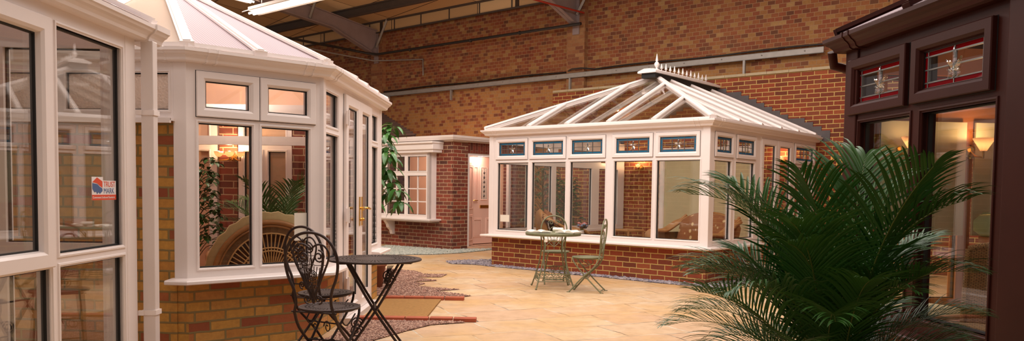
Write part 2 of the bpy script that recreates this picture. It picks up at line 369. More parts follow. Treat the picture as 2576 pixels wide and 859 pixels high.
# ------------------------------------------------------------------ frames of the big pieces
Cc = Vector((2.419, 10.244, 0))
CF = Fr(Cc, -50.29, -1)           # hipped conservatory, front: u runs left from the near corner
CS = Fr(Cc, 39.71, 1)             # its right side: u runs back
fd, sd = CF.u, CS.u
CL = Fr(Cc+fd*3.87, 39.71, -1)    # its left side
WF = Fr(Cc+sd*4.25, -50.29, -1)   # hall wall
B1 = Fr((-1.623, 6.303), 47.6, 1)     # bay, canted face (u negative towards the left)
B2 = Fr((-1.622, 7.052), .04, 1)      # bay, side with doors
B0 = Fr((-2.409, 5.586), 94, 1)       # bay, straight wall
AF = Fr((-2.36, 4.6), -1.29, 1)       # near white porch
AB = Fr(AF(.153, 0, 0), -91.29, 1)    # its far end
DF = Fr((2.12, 3.67), -5.98, -1)      # dark brown conservatory
DE = Fr(DF(1.22, 0, 0), 84.02, -1)    # its far end
E1 = Fr((-1.444, 15.749), -50.29, -1)
E2 = Fr((-1.444, 15.749), 39.71, 1)

# ------------------------------------------------------------------ hall
mb = MB(); mb.box(-16, 16, -8, 34, -.2, 0); struct('floor', mb, M['paving'])
mb = MB(); mb.fbox(WF, -7, 24, -.3, 0, 0, 5.75)
for u0 in (-1.5, 4.98, 11.5, 18): mb.fbox(WF, u0, u0+.46, 0, .12, 0, 5.45, 1)
struct('wall_back', mb, [M['brick_hall'], M['brick_pillar']])
mb = MB(); mb.fbox(WF, -7, 5.66, .02, .30, 0, 3.33); struct('wall_low', mb, M['brick_orange'])
mb = MB()
for k in range(32): mb.fbox(WF, -7+k*.395, -7+k*.395+.39, -.0, .335, 3.33, 3.375)
struct('trim_1', mb, M['coping'])
mb = MB()
a, b2 = 0, 24
mb.slab([WF(-7, .02, 5.62), WF(24, .02, 5.62), WF(24, b2, 5.62+.13*b2), WF(-7, b2, 5.62+.13*b2)], (0, 0, 1), .08)
struct('ceiling', mb, M['roofpanel'])
mb = MB()
for k in range(31):
    mb.fbox(WF, -7+k, -7+k+.965, .125, .15, 5.36, 5.62, 0)
mb.fbox(WF, -7, 24, .12, .165, 5.325, 5.36, 1); mb.fbox(WF, -7, 24, .12, .2, 5.6, 5.65, 1)
for k in range(32): mb.fbox(WF, -7+k-.035, -7+k, .12, .16, 5.36, 5.6, 1)
struct('trim_2', mb, [M['roofpanel'], M['darksteel']])

def ceil(w_): return 5.62+.13*w_
for k, w_ in enumerate((1.15, 3.6, 6.1, 8.6)):
    mb = MB(); z = ceil(w_)
    mb.fbox(WF, -7, 24, w_-.05, w_+.05, z-.22, z-.2); mb.fbox(WF, -7, 24, w_-.008, w_+.008, z-.2, z); mb.fbox(WF, -7, 24, w_-.05, w_+.05, z-.2+.17, z)
    o = mb.build('roof_purlin', M['darksteel']); tag(o, 'dark steel roof purlin under the hall ceiling, '+('nearest to the brick wall', 'second out from the brick wall', 'third out from the brick wall', 'farthest out from the brick wall')[k], 'purlin', 'dark roof purlins')
for k, u in enumerate((5.2, 11.73)):
    rt_ = thing('roof_beam', ('grey haunched steel roof beam above the finials of the white hipped roof', 'grey haunched steel roof beam beside the bright fluorescent light')[k], 'beam', WF(u, .12, 4.6), 'grey steel roof beams')
    mb = MB()
    bot = [(.12, 4.72), (1.56, 5.24), (3.0, 5.39), (13, 5.39+.13*10)]; top = [(.12, 5.40), (1.56, 5.59), (3.0, 5.78), (13, 5.78+1.3)]
    for s_ in (0, 1, 2):
        (w0, z0), (w1, z1), (t0, y0), (t1, y1) = bot[s_], bot[s_+1], top[s_], top[s_+1]
        mb.hexa([WF(u-.012, w0, z0), WF(u+.012, w0, z0), WF(u+.012, w1, z1), WF(u-.012, w1, z1), WF(u-.012, t0, y0), WF(u+.012, t0, y0), WF(u+.012, t1, y1), WF(u-.012, t1, y1)])
        for ln in ((bot[s_], bot[s_+1], 0), (top[s_], top[s_+1], -.02)):
            mb.bar(WF(u, ln[0][0], ln[0][1]), WF(u, ln[1][0], ln[1][1]), .17, .02, (0, 0, 1), 0, ln[2])
    mb.fbox(WF, u-.085, u+.085, .12, .14, 4.55, 5.42)
    mb.build('beam_web', M['steel'], rt_)
    for w_, zb in ((.18, 4.95), (2.25, 5.36), (5.2, 5.7)):
        mb = MB(); mb.bar(WF(u-.05, w_, zb), WF(u-.5, w_+.02, zb+.68), .05, .05, (0, 1, 0)); mb.build('knee_brace', M['galv'], rt_)
mb = MB(); mb.fbox(WF, -.02, 12.3, .14, .16, 3.64, 3.745); mb.fbox(WF, -.02, 12.3, .10, .16, 3.735, 3.745); mb.fbox(WF, -.02, 12.3, .10, .16, 3.64, 3.65)
for k in range(16): mb.lathe([(0, 0), (.012, 0), (.012, .008), (0, .01)], WF(.3+k*.77, .16, 3.70), 8, 0, WF.w)
rl = thing('wall_rail', 'long galvanised steel rail bolted along the brick hall wall', 'rail', WF(6, .1, 3.64)); mb.build('rail_channel', M['galv'], rl)
for u in (1.4, 5.32, 8.9, 11.2): mb = MB(); mb.fbox(WF, u-.02, u+.02, .12, .17, 3.40, 3.64); mb.build('bracket', M['galv'], rl)
mb = MB(); mb.tube([WF(u, .06+(.13 if 4.9 < u < 5.5 else 0), 3.80+.012*math.sin(u*2.1)+(.03 if 4.9 < u < 5.5 else 0)) for u in [x*.25 for x in range(-24, 50)]], .016)
tag(mb.build('cable', M['blackpipe']), 'black electric cable running along the hall wall just above the galvanised rail', 'cable')
mb = MB(); mb.tube([WF(4.95, .30, 4.72), WF(8, .30, 4.73), WF(11.5, .30, 4.74), WF(11.68, .42, 4.76), WF(11.70, 1.5, 4.78), WF(11.7, 5.5, 4.80)], .033, 8)
for u in (6.6, 8.1, 10.2): mb.lathe([(0, 0), (.045, 0), (.045, .03), (0, .03)], WF(u, .3, 4.725), 8, 0, WF.u)
tag(mb.build('overhead_pipe', M['blackpipe']), 'dark overhead pipe along the brick wall below the ceiling, turning out under the beam', 'pipe')
mb = MB(); mb.tube([WF(10.0, .05, 4.1), WF(10.0, .06, 4.5), WF(10.9, .1, 4.56), WF(11.7, .25, 4.60), WF(11.75, 1.5, 4.62), WF(11.75, 5, 4.72)], .02, 6)
tag(mb.build('conduit', M['galv']), 'thin grey conduit hanging under the dark overhead pipe', 'conduit')
mb = MB(); mb.tube([WF(5.0, -.0+.13, 4.98), WF(5.15, 1.6, 4.99), WF(5.2, 4, 5.0)], .02, 6)
tag(mb.build('red_conduit', M['redrod']), 'thin red conduit under the steel beam above the white hipped roof', 'conduit')

def fluorescent(p0, p1, label):
    p0 = Vector(p0); p1 = Vector(p1); d = (p1-p0).normalized(); n = Vector((-d.y, d.x, 0))
    rt_ = thing('fluorescent_light', label, 'light', p0, 'fluorescent lights under the hall ceiling')
    mb = MB(); mb.bar(p0, p1, .10, .07, (0, 0, 1), 0, .05)
    for s_ in (-1, 1):
        mb.hexa([p0+n*s_*.05+Vector((0, 0, .06)), p1+n*s_*.05+Vector((0, 0, .06)), p1+n*s_*.17+Vector((0, 0, -.0)), p0+n*s_*.17, p0+n*s_*.05+Vector((0, 0, .07)), p1+n*s_*.05+Vector((0, 0, .07)), p1+n*s_*.175+Vector((0, 0, .01)), p0+n*s_*.175+Vector((0, 0, .01))])
    mb.build('reflector', M['white2'], rt_)
    for s_ in (-1, 1):
        mb = MB(); mb.tube([p0+n*s_*.045+d*.03, p1+n*s_*.045-d*.03], .019, 8); mb.build('tube', M['tube'], rt_)
    for q in (.15, .85):
        a_ = p0.lerp(p1, q); mb = MB(); mb.tube([a_+Vector((0, 0, .1)), a_+Vector((0, 0, 1.9))], .006, 5); mb.build('hanger_rod', M['galv'], rt_)
    m = (p0+p1)/2
    area('fluorescent_uplight', (m.x, m.y, m.z+.16), (p1-p0).length, .2, 26, math.atan2(d.y, d.x), (1, .88, .72), rx=math.pi)
    area('fluorescent_lamp', (m.x, m.y, m.z-.05), (p1-p0).length, .2, 60, math.atan2(d.y, d.x), (1, .90, .78))
dd = Vector((.77, -.635, 0)).normalized(); q0 = Vector((-5.107, 14.605, 4.42))
fluorescent(q0, q0+dd*2.5, 'bright fluorescent ceiling light above the opal bay roof, the larger one')
fluorescent((-5.36, 15.5, 4.84), (-6.3, 13.9, 4.84), 'small far fluorescent ceiling light at the top edge left of the bright one')

# ------------------------------------------------------------------ joinery helpers
def frame_mesh(mb, fr, rect, holes, w0=-.065, w1=0, mi=0, bead=True):
    U = sorted(set([rect[0], rect[1]]+[h[0] for h in holes]+[h[1] for h in holes])); Z = sorted(set([rect[2], rect[3]]+[h[2] for h in holes]+[h[3] for h in holes]))
    for zi in range(len(Z)-1):
        run = None
        for ui in range(len(U)):
            solid = ui < len(U)-1 and not any(h[0]-1e-6 <= U[ui] < h[1]-1e-6 and h[2]-1e-6 <= Z[zi] < h[3]-1e-6 for h in holes)
            if solid and run is None: run = U[ui]
            if not solid and run is not None: mb.fbox(fr, run, U[ui], w0, w1, Z[zi], Z[zi+1], mi); run = None
    if bead:
        for h in holes: mb.ring(fr, h[0]-.022, h[1]+.022, h[2]-.022, h[3]+.022, [(0, w1), (.003, w1+.007), (.012, w1+.008), (.022, w1-.008), (.022, w1-.03)], mi)
def pane(parent, fr, h, w_=-.035, name='glass_pane', mat='glass', extra=None):
    mb = MB(); mb.fbox(fr, h[0], h[1], w_-.005, w_+.005, h[2], h[3])
    mb.ring(fr, h[0], h[1], h[2], h[3], [(0, w_+.012), (.007, w_+.011), (.007, w_-.011), (0, w_-.012)], 1)
    return mb.build(name, [M[mat], M['gasket']], parent)
def sash(parent, fr, o, f, kind, style='blue', name='top_sash', wm='white', mw=.02):
    mb = MB(); u0, u1, z0, z1 = o
    mb.ring(fr, u0, u1, z0, z1, [(0, .0), (0, mw-.005), (.005, mw), (f-.02, mw), (f-.006, mw-.012), (f, -.006), (f, -.03)])
    mb.ring(fr, u0-.004, u1+.004, z0-.004, z1+.004, [(0, .0005), (.005, .0035)], 1)
    s_ = mb.build(name, [M[wm], M['gasket']], parent)
    h = (u0+f, u1-f, z0+f, z1-f)
    if kind == 'leaded': leaded(s_, fr, h, style)
    else: pane(s_, fr, h, -.018, mat=kind)
    return s_
def leaded(parent, fr, h, style):
    u0, u1, z0, z1 = h; mb = MB(); b = .032; w_ = -.016; um = (u0+u1)/2; zm = (z0+z1)/2
    mb.fbox(fr, u0+b, u1-b, w_-.004, w_+.004, z0+b, z1-b, 0)
    for a in ((u0, u1, z0, z0+b), (u0, u1, z1-b, z1), (u0, u0+b, z0+b, z1-b), (u1-b, u1, z0+b, z1-b)): mb.fbox(fr, a[0], a[1], w_-.004, w_+.004, a[2], a[3], 1)
    t_ = .0035
    for z in (z0+.004, z0+b, zm, z1-b, z1-.004): mb.fbox(fr, u0, u1, w_-.006, w_+.007, z-t_, z+t_, 2)
    for u in (u0+.004, u0+b, um-(u1-u0)*.17, um, um+(u1-u0)*.17, u1-b, u1-.004):
        if style == 'blue' or u in (u0+b, um, u1-b): mb.fbox(fr, u-t_, u+t_, w_-.006, w_+.007, z0, z1, 2)
    def petal(c0, dirv, ln, wd):
        d = Vector(dirv).normalized(); p = []
        for i in range(9):
            s = i/8; p.append((c0[0]+d.x*ln*s, c0[1]+d.y*ln*s, math.sin(math.pi*min(1, s*1.0))**.8*wd+.0008))
        nx, nz = -d.y, d.x; rows = []
        for (u, z, r_) in p: rows.append([fr(u+nx*r_*k, w_+.006+.010*(1-abs(k)), z+nz*r_*k) for k in (-1, -.5, 0, .5, 1)])
        mb.grid(rows, 3, False)
    if style == 'blue':
        for dx, dz, ln in ((0, 1, .075), (0, -1, .085), (.8, .25, .07), (-.8, .25, .07), (.45, -.75, .07), (-.45, -.75, .07)): petal((um, zm), (dx, dz), ln, .014)
    else:
        H = (z1-z0)
        for dx, dz, ln, wd in ((0, 1, .115, .016), (.75, .75, .085, .015), (-.75, .75, .085, .015), (.95, .15, .05, .012), (-.95, .15, .05, .012)): petal((um, zm-.03), (dx, dz), ln, wd)
        for a in (-.03, 0, .03): petal((um+a, zm-.02), (a*3, -1), .05, .016)
    mb.ring(fr, u0, u1, z0, z1, [(0, w_+.012), (.006, w_+.011), (.006, w_-.011), (0, w_-.012)], 4)
    mb.build('leaded_pane', [M['glass'], M['blueglass' if style == 'blue' else 'redglass'], M['lead'], M['crystal'], M['gasket']], parent)
OGEE = [(-.06, 2.10), (.05, 2.10), (.065, 2.108), (.072, 2.125), (.085, 2.14), (.10, 2.15), (.108, 2.162), (.118, 2.168), (.118, 2.19), (.108, 2.19), (.104, 2.178), (-.06, 2.178)]
def cill(parent, path, z, mat, out=.11, t_=.032):
    mb = MB(); mb.sweep(path, [(-.08, z-t_), (out-.01, z-t_), (out, z-t_+.006), (out, z-.008), (out-.008, z), (.0, z+.008), (-.08, z+.008)]); return mb.build('cill', mat, parent)
def gutter(parent, path, mat, joints=(), prof=OGEE):
    mb = MB(); mb.sweep(path, prof)
    P = [Vector((p[0], p[1], 0)) for p in path]
    for i in range(len(P)-1):
        d = (P[i+1]-P[i]); L_ = d.length; d = d/L_
        for q in ((.12, .19) if i else ()) + ((L_-.19, L_-.12) if i < len(P)-2 else ()):
            a = P[i]+d*q; mb.sweep([a-d*.008, a+d*.008], [(-.06, 2.097), (.053, 2.096), (.069, 2.104), (.076, 2.122), (.088, 2.136), (.103, 2.146), (.112, 2.16), (.122, 2.166), (.122, 2.195), (-.06, 2.195)])
    return mb.build('gutter', mat, parent)
def rbar(mb, p0, p1, wd, upn, mi=0):                      # glazing bar with raised cap and end plate
    mb.bar(p0, p1, wd*.55, .05, upn, mi, -.03); mb.bar(p0, p1, wd, .018, upn, mi, .022); mb.bar(p0, p1, wd*.6, .012, upn, mi, .04)
    d = (Vector(p1)-Vector(p0)).normalized(); mb.bar(Vector(p0)-d*.012, Vector(p0)+d*.004, wd*1.12, .055, upn, mi, -.012)

# ------------------------------------------------------------------ hipped white conservatory
C = thing('conservatory', 'white hipped glass-roofed conservatory on a low orange brick wall, blue leaded fanlights', 'conservatory', CF(1.95, -1.9, 0))
def dwarf(parent, path, z0, z1, mat, t_=.22, out=-.03):
    mb = MB(); mb.sweep(path, [(out-t_, z0), (out, z0), (out, z1), (out-t_, z1)]); return mb.build('dwarf_wall', mat, parent)
pth = lambda *a: [(p.x, p.y) for p in a]
dwarf(C, pth(CL(3.93, 0, 0), CL(0, 0, 0), CF(0, 0, 0), CS(1.62, 0, 0)), 0, .475, M['brick_orange'])
dwarf(C, pth(CS(2.92, 0, 0), CS(3.93, 0, 0)), 0, .475, M['brick_orange'])
cill(C, pth(CL(3.9, 0, 0), CL(0, 0, 0), CF(0, 0, 0), CS(1.64, 0, 0)), .505, M['white'])
ZT = 1.66
fh = [(.134, .78), (.855, 1.476), (1.629, 2.254), (2.344, 2.992), (3.072, 3.704)]
sh = [(.197, .739), (.908, 1.448), (1.688, 2.231), (2.399, 2.976), (3.143, 3.678)]
holes = [(a, b, .59, ZT) for a, b in fh]+[(a, b, 1.775, 1.98) for a, b in sh]
mb = MB(); frame_mesh(mb, CF, (0, 3.87, .505, 2.12), holes)
for z in (1.72,): pass
fF = mb.build('window_frame', M['white'], C)
for h in holes[:5]: pane(fF, CF, h)
for a, b in sh: sash(C, CF, (a-.062, b+.062, 1.713, 2.042), .062, 'leaded', 'blue')
fh2 = [(.143, .664), (.80, 1.43)]; sh2 = [(.207, .66), (.87, 1.40)]
hs = [(a, b, .59, ZT) for a, b in fh2]+[(a, b, 1.775, 1.98) for a, b in sh2]
mb = MB(); frame_mesh(mb, CS, (0, 1.6, .505, 2.12), hs); fS = mb.build('window_frame', M['white'], C)
for h in hs[:2]: pane(fS, CS, h)
for a, b in sh2: sash(C, CS, (a-.062, b+.062, 1.713, 2.042), .062, 'leaded', 'blue')
# side doors and end window
mb = MB(); frame_mesh(mb, CS, (1.6, 2.92, .04, 2.12), [(1.66, 2.86, .06, 2.04)]); fD = mb.build('door_frame', M['white'], C)
for a in (1.66, 2.265):
    mb = MB(); mb.ring(CS, a, a+.595, .06, 2.04, [(0, -.03), (0, .012), (.005, .018), (.075, .018), (.09, .0), (.09, -.03)]); dl = mb.build('door_leaf', M['white'], C); pane(dl, CS, (a+.09, a+.505, .15, 1.95), -.015)
mb = MB(); mb.tube([CS(2.29, .02, 1.0), CS(2.29, .06, 1.0), CS(2.4, .06, 1.0)], .009); mb.fbox(CS, 2.275, 2.305, .018, .025, .9, 1.12); mb.build('door_handle', M['brass'], dl)
hs = [(3.02, 3.36, .59, ZT), (3.44, 3.80, .59, ZT), (3.02, 3.80, 1.775, 1.98)]
mb = MB(); frame_mesh(mb, CS, (2.92, 3.93, .505, 2.12), hs); fE = mb.build('window_frame', M['white'], C)
for h in hs[:2]: pane(fE, CS, h)
sash(C, CS, (2.96, 3.86, 1.713, 2.042), .062, 'leaded', 'blue')
# left side
lh = [(.14, .90), (1.03, 1.56), (1.69, 2.80), (3.05, 3.70)]
hs = [(a, b, .59, ZT) for a, b in lh]+[(a+.05, b-.05, 1.775, 1.98) for a, b in lh]
mb = MB(); frame_mesh(mb, CL, (0, 3.93, .505, 2.12), hs); fL = mb.build('window_frame', M['white'], C)
for h in hs: pane(fL, CL, h)
for a_, b_ in ((-.012, .10), (3.80, 3.885)): mb = MB(); mb.fbox(CF, a_, b_, -.12, .012, .505, 2.12); mb.build('corner_post', M['white'], C, .008)
gutter(C, pth(CL(3.93, 0, 0), CL(0, 0, 0), CF(0, 0, 0), CS(3.93, 0, 0)), M['white'])
# roof
def CP(a, b, z): return Cc+fd*a+sd*b+Vector((0, 0, z))
ZE, ZR = 2.20, 3.115
e0, e1, eb = -.06, 3.93, 3.93; ra, rb = 1.95, 1.94
RFn = lambda p, q, r_: ((Vector(q)-Vector(p)).cross(Vector(r_)-Vector(p))).normalized()
c0, c1, cr, cb0, cb1, crb = CP(e0, e0, ZE), CP(e1, e0, ZE), CP(ra, rb, ZR), CP(e0, eb, ZE), CP(e1, eb, ZE), CP(ra, eb, ZR)
nF = RFn(c0, cr, c1); nF = nF if nF.z > 0 else -nF
nR = RFn(c0, cb0, cr); nR = nR if nR.z > 0 else -nR
nL = RFn(c1, cr, cb1); nL = nL if nL.z > 0 else -nL
for nm, pts, n in (('f', [c0, c1, cr], nF), ('r', [c0, cr, crb, cb0], nR), ('l', [c1, cb1, crb, cr], nL)):
    mb = MB(); mb.slab(pts, n, .012); mb.build('roof_glazing', M['roofglass'], C)
def jack(a=None, b=None):
    k = (rb-e0)
    if a is not None: t_ = (a-e0)/(ra-e0) if a <= ra else (e1-a)/(e1-ra); return CP(a, e0, ZE), CP(a, e0+t_*k, ZE+(ZR-ZE)*t_), nF
    if b > 0: t_ = min(1, (b-e0)/k); return CP(e0, b, ZE), CP(e0+(ra-e0)*t_, b, ZE+(ZR-ZE)*t_), nR
    b = -b; t_ = min(1, (b-e0)/k); return CP(e1, b, ZE), CP(e1-(e1-ra)*t_, b, ZE+(ZR-ZE)*t_), nL
for kw in [dict(a=x) for x in (.804, 1.541, 2.286, 3.014)]+[dict(b=x) for x in (.732, 1.491, 2.21, 2.918, 3.70, -.732, -1.491, -2.21, -2.918, -3.7)]:
    p0, p1, n = jack(**kw); mb = MB(); rbar(mb, p0, p1, .06, n); mb.build('glazing_bar', M['white'], C)
for p, n in ((c0, (nF+nR)), (c1, (nF+nL))):
    mb = MB(); rbar(mb, p, cr, .085, n.normalized()); mb.build('hip_bar', M['white'], C)
mb = MB()
for s_ in (0, 1): mb.bar(*((c0, c1), (c0, cb0))[s_], .05, .03, (0, 0, 1), 0, -.01)
mb.bar(c1, cb1, .05, .03, (0, 0, 1), 0, -.01); mb.build('eaves_beam', M['white'], C)
mb = MB(); bx = [(-.17, 0), (.17, 0), (.17, .035), (.05, .085), (-.05, .085), (-.17, .035)]
rows = [[CP(ra+x, b, ZR+.045+z*s_) for x, z in bx] for b, s_ in ((1.62, .8), (1.75, 1), (3.95, 1))]
mb.grid(rows, 0, False, cv=True); mb.face(rows[0]); mb.face(rows[-1][::-1])
rdg = mb.build('ridge_capping', M['white'], C)
mb = MB(); mb.hexa([CP(ra-.13, 1.68, ZR-.03), CP(ra+.13, 1.68, ZR-.03), CP(ra+.13, 3.9, ZR-.03), CP(ra-.13, 3.9, ZR-.03), CP(ra-.13, 1.68, ZR+.05), CP(ra+.13, 1.68, ZR+.05), CP(ra+.13, 3.9, ZR+.05), CP(ra-.13, 3.9, ZR+.05)]); mb.build('ridge_body', M['gasket'], rdg)
mb = MB(); mb.lathe([(.05, 0), (.05, .01), (.02, .02), (.014, .04), (.03, .06), (.045, .09), (.036, .12), (.014, .14), (.024, .155), (.02, .175), (.012, .22), (.003, .27)], CP(ra, rb, ZR+.125), 10); mb.build('finial', M['white'], rdg)
for k in range(12):
    hgt = (.115, .135)[k % 2]; b = 2.10+k*.146
    mb = MB(); mb.lathe([(.012, 0), (.009, .02), (.009, .035), (.026, .045), (.02, .06), (.016, .08), (.006, hgt), (.001, hgt+.01)], CP(ra, b, ZR+.128), 6); mb.build('cresting_spike', M['white'], rdg)
# stepped lead flashing against the low wall
mb = MB()
for sgn in (1, -1):
    for k in range(15):
        a = ra-sgn*(ra-e0+.02)*(1-k/14.0); zz = ZE+(ZR-ZE)*(k/14.0)+.03
        z_ = math.ceil(zz/.0755)*.0755
        x0, x1 = sorted((a, a-sgn*.145))
        mb.fbox(Fr(Cc+sd*3.95, -50.29, -1), x0, x1, 0, .012, zz-.11, z_+.04)
mb.build('lead_flashing', M['lead_flash'], C)
# notice on the front pane
mb = MB(); mb.fbox(CF, 3.47, 3.66, -.028, -.0265, .72, .83); mb.build('notice', M['paper'], C)
# ------------------------------------------------------------------ bay conservatory (left)
B = thing('conservatory', 'white bay-fronted conservatory with opal roof and yellow brick base', 'conservatory', (-3.4, 7.2, 0))
S0L = -3.3
dwarf(B, pth(B0(-.10, 0, 0), B0(0, 0, 0), B1(0, 0, 0), B2(-.07, 0, 0)), 0, .515, M['brick_yellow'])
dwarf(B, pth(B2(1.13, 0, 0), B2(1.73, 0, 0)), 0, .515, M['brick_yellow'])
mb = MB(); mb.fbox(B0, S0L, -.095, -.25, -.02, 0, 1.68); mb.build('brick_wall', M['brick_yellow'], B)
cill(B, pth(B0(-.12, 0, 0), B0(0, 0, 0), B1(0, 0, 0), B2(-.10, 0, 0)), .548, M['white'])
cill(B, pth(B2(1.15, 0, 0), B2(1.80, 0, 0)), .548, M['white'])
mb = MB(); mb.fbox(B0, S0L, -.085, -.1, .075, 1.682, 1.70); mb.fbox(B0, S0L, -.085, .06, .08, 1.665, 1.70); mb.build('cill', M['white'], B)
# straight face, high level obscure glazing
hs = [(-.90, -.137, 1.764, 2.025), (-1.75, -.99, 1.764, 2.025), (-2.6, -1.84, 1.764, 2.025)]
mb = MB(); frame_mesh(mb, B0, (S0L, 0, 1.70, 2.12), hs); f0 = mb.build('window_frame', M['white'], B)
for h in hs: pane(f0, B0, h, mat='obscure', name='obscure_glass_pane')
mb = MB(); mb.fbox(B0, -.10, .0, -.06, .005, .515, 2.12); mb.build('corner_post', M['white'], B, .006)
# canted face
hs = [(-.982, -.585, .627, 1.677), (-.510, -.123, .627, 1.677), (-.932, -.609, 1.79, 1.98), (-.459, -.138, 1.79, 1.98)]
mb = MB(); frame_mesh(mb, B1, (-1.066, 0, .548, 2.12), hs); f1 = mb.build('window_frame', M['white'], B)
for h in hs[:2]: pane(f1, B1, h)
sash(B, B1, (-1.000, -.535, 1.722, 2.048), .068, 'glass'); sash(B, B1, (-.527, -.070, 1.722, 2.048), .068, 'glass')
# side with doors
hs = [(-.675, -.256, .63, 1.665), (-.675, -.256, 1.737, 2.01)]
mb = MB(); frame_mesh(mb, B2, (-.75, -.07, .548, 2.12), hs); f2 = mb.build('window_frame', M['white'], B)
for h in hs: pane(f2, B2, h)
hs = [(1.19, 1.56, .63, 1.665), (1.19, 1.56, 1.737, 2.0)]
mb = MB(); frame_mesh(mb, B2, (1.12, 1.757, .548, 2.12), hs); f3 = mb.build('window_frame', M['white'], B)
for h in hs: pane(f3, B2, h)
mb = MB(); frame_mesh(mb, B2, (-.07, 1.12, .03, 2.12), [(-.02, 1.08, .06, 2.045)], bead=False); mb.build('door_frame', M['white'], B)
for k, (a, b) in enumerate(((-.05, .545), (.55, 1.11))):
    mb = MB(); mb.ring(B2, a, b, .05, 2.06, [(0, -.03), (0, .024), (.005, .03), (.085, .03), (.105, .008), (.105, -.02)]); mb.fbox(B2, a+.09, b-.09, -.02, .012, .13, .20)
    mb.ring(B2, a-.004, b+.004, .046, 2.064, [(0, .0005), (.005, .0035)], 1)
    dl = mb.build('door_leaf', [M['white'], M['gasket']], B); pane(dl, B2, (a+.105, b-.105, .155, 1.955), 0)
    hu = b-.05 if k == 0 else a+.05; sg = -1 if k == 0 else 1
    mb = MB(); mb.fbox(B2, hu-.018, hu+.018, .03, .038, .86, 1.14); mb.tube([B2(hu, .03, 1.03), B2(hu, .08, 1.03), B2(hu+sg*.03, .09, 1.03), B2(hu+sg*.12, .09, 1.02)], .011, 8); mb.lathe([(.0, 0), (.014, 0), (.014, .02), (0, .022)], B2(hu, .035, .92), 8, 0, B2.w); mb.build('door_handle', M['brass'], dl)
    if k == 0:
        for z in (.35, .98, 1.85): mb = MB(); mb.fbox(B2, a-.03, a+.03, .03, .045, z-.06, z+.06); mb.tube([B2(a, .05, z-.07), B2(a, .05, z+.07)], .01, 6); mb.build('hinge', M['white'], dl)
mb = MB(); mb.fbox(B2, -.09, 1.14, -.1, .09, 0, .05); mb.build('threshold', M['white2'], B)
gutter(B, pth(B0(S0L, 0, 0), B0(0, 0, 0), B1(0, 0, 0), B2(1.80, 0, 0)), M['white'])
for a_, b_ in ((1.70, 1.765), (-.77, -.70)): mb = MB(); mb.fbox(B2, a_, b_, -.1, .011, .515, 2.12); mb.build('corner_post', M['white'], B, .006)
# roof
ap = Vector((-3.443, 7.5, 3.125)); apb = Vector((-3.443, 9.1, 3.125))
g0 = B0(0, .05, 2.2)+Vector((.03, -.0, 0)); g1 = B1(0, .055, 2.2); g2 = B2(1.80, .06, 2.2); gL = B0(-2.07, .06, 2.2); gLL = Vector((-5.25, 6.3, 2.2)); gB = Vector((-5.3, 9.1, 2.2))
def updn(p, q, r_): n = RFn(p, q, r_); return n if n.z > 0 else -n
for k_, pts in enumerate(([gL, g0, ap], [g0, g1, ap], [g1, g2, apb, ap], [gLL, gL, ap], [gB, gLL, ap, apb])):
    mb = MB(); mb.slab(pts, updn(*pts[:3]), .02); mb.build('roof_glazing', M['opalplain' if k_ == 0 else 'opal'], B)
nS, n1_, n2_ = updn(gL, g0, ap), updn(g0, g1, ap), updn(g1, g2, ap)
gm = Vector((-1.985, 5.88, 2.2))
for p, n, wd in ((g0, nS+n1_, .085), (gm, n1_, .085), (g1, n1_+n2_, .085), (gL, nS, .085), (gL.lerp(g0, .5), nS, .06)):
    mb = MB(); rbar(mb, p, ap, wd, n.normalized()); mb.build('hip_bar', M['white'], B)
for y in (7.20, 7.68, 8.24, 8.80):
    t_ = min(1, (y-g1.y)/(ap.y-g1.y)); q = Vector((-1.56, y, 2.2)); e = Vector((-1.56+(ap.x+1.56)*t_, y, 2.2+(ap.z-2.2)*t_))
    mb = MB(); rbar(mb, q, e, .07, n2_); mb.build('glazing_bar', M['white'], B)
mb = MB(); mb.bar(g0, g1, .05, .03); mb.bar(gL, g0, .05, .03); mb.bar(g1, g2, .05, .03); mb.build('eaves_beam', M['white'], B)
mb = MB(); mb.box(-3.57, -3.32, 7.5, 9.15, 3.14, 3.18); mb.box(-3.5, -3.38, 7.52, 9.1, 3.18, 3.215); rr = mb.build('ridge_capping', M['white'], B, .01)
mb = MB(); mb.lathe([(.06, 0), (.06, .03), (.03, .05), (.05, .1), (.02, .2), (.004, .3)], (-3.44, 7.6, 3.215), 10); mb.build('finial', M['white'], rr)
mb = MB(); mb.box(-3.60, -3.33, 8.02, 8.22, 3.2, 3.30); mb.build('ridge_vent', M['white'], rr, .01)
mb = MB(); mb.slab([(-5.2, 8.88, 2.12), (-1.72, 8.88, 2.12), (ap.x+.05, 8.88, 3.06), (ap.x-.05, 8.88, 3.06)], (0, 1, 0), .06); mb.build('gable_panel', M['peach'], B)
# inner back walls of the bay room
mb = MB(); mb.box(-2.62, -1.72, 8.82, 8.95, 0, 2.12); mb.box(-3.44, -3.24, 8.82, 8.95, 0, 2.12); mb.build('inner_brick_pier', M['brick_red'], B)
mb = MB(); mb.box(-5.3, -3.44, 8.88, 8.95, 0, 2.12); mb.box(-3.24, -2.62, 8.88, 8.94, 0, 2.12); mb.box(-5.35, -5.2, 6.2, 8.95, 0, 2.12); mb.build('inner_plaster_wall', M['peach'], B)
FB = Fr((-3.22, 8.80), 90, 1)
mb = MB(); frame_mesh(mb, FB, (0, .60, .03, 2.1), [(.07, .26, .12, 1.62), (.34, .53, .12, 1.62), (.07, .53, 1.74, 2.0)]); fb = mb.build('inner_door_frame', M['white'], B)
for h in ((.07, .26, .12, 1.62), (.34, .53, .12, 1.62), (.07, .53, 1.74, 2.0)): pane(fb, FB, h)
FB2 = Fr((-4.42, 8.82), 90, 1)
mb = MB(); frame_mesh(mb, FB2, (0, .95, .03, 2.1), [(.09, .86, .12, 1.62), (.09, .86, 1.74, 2.0)]); fb = mb.build('inner_window_frame', M['white'], B)
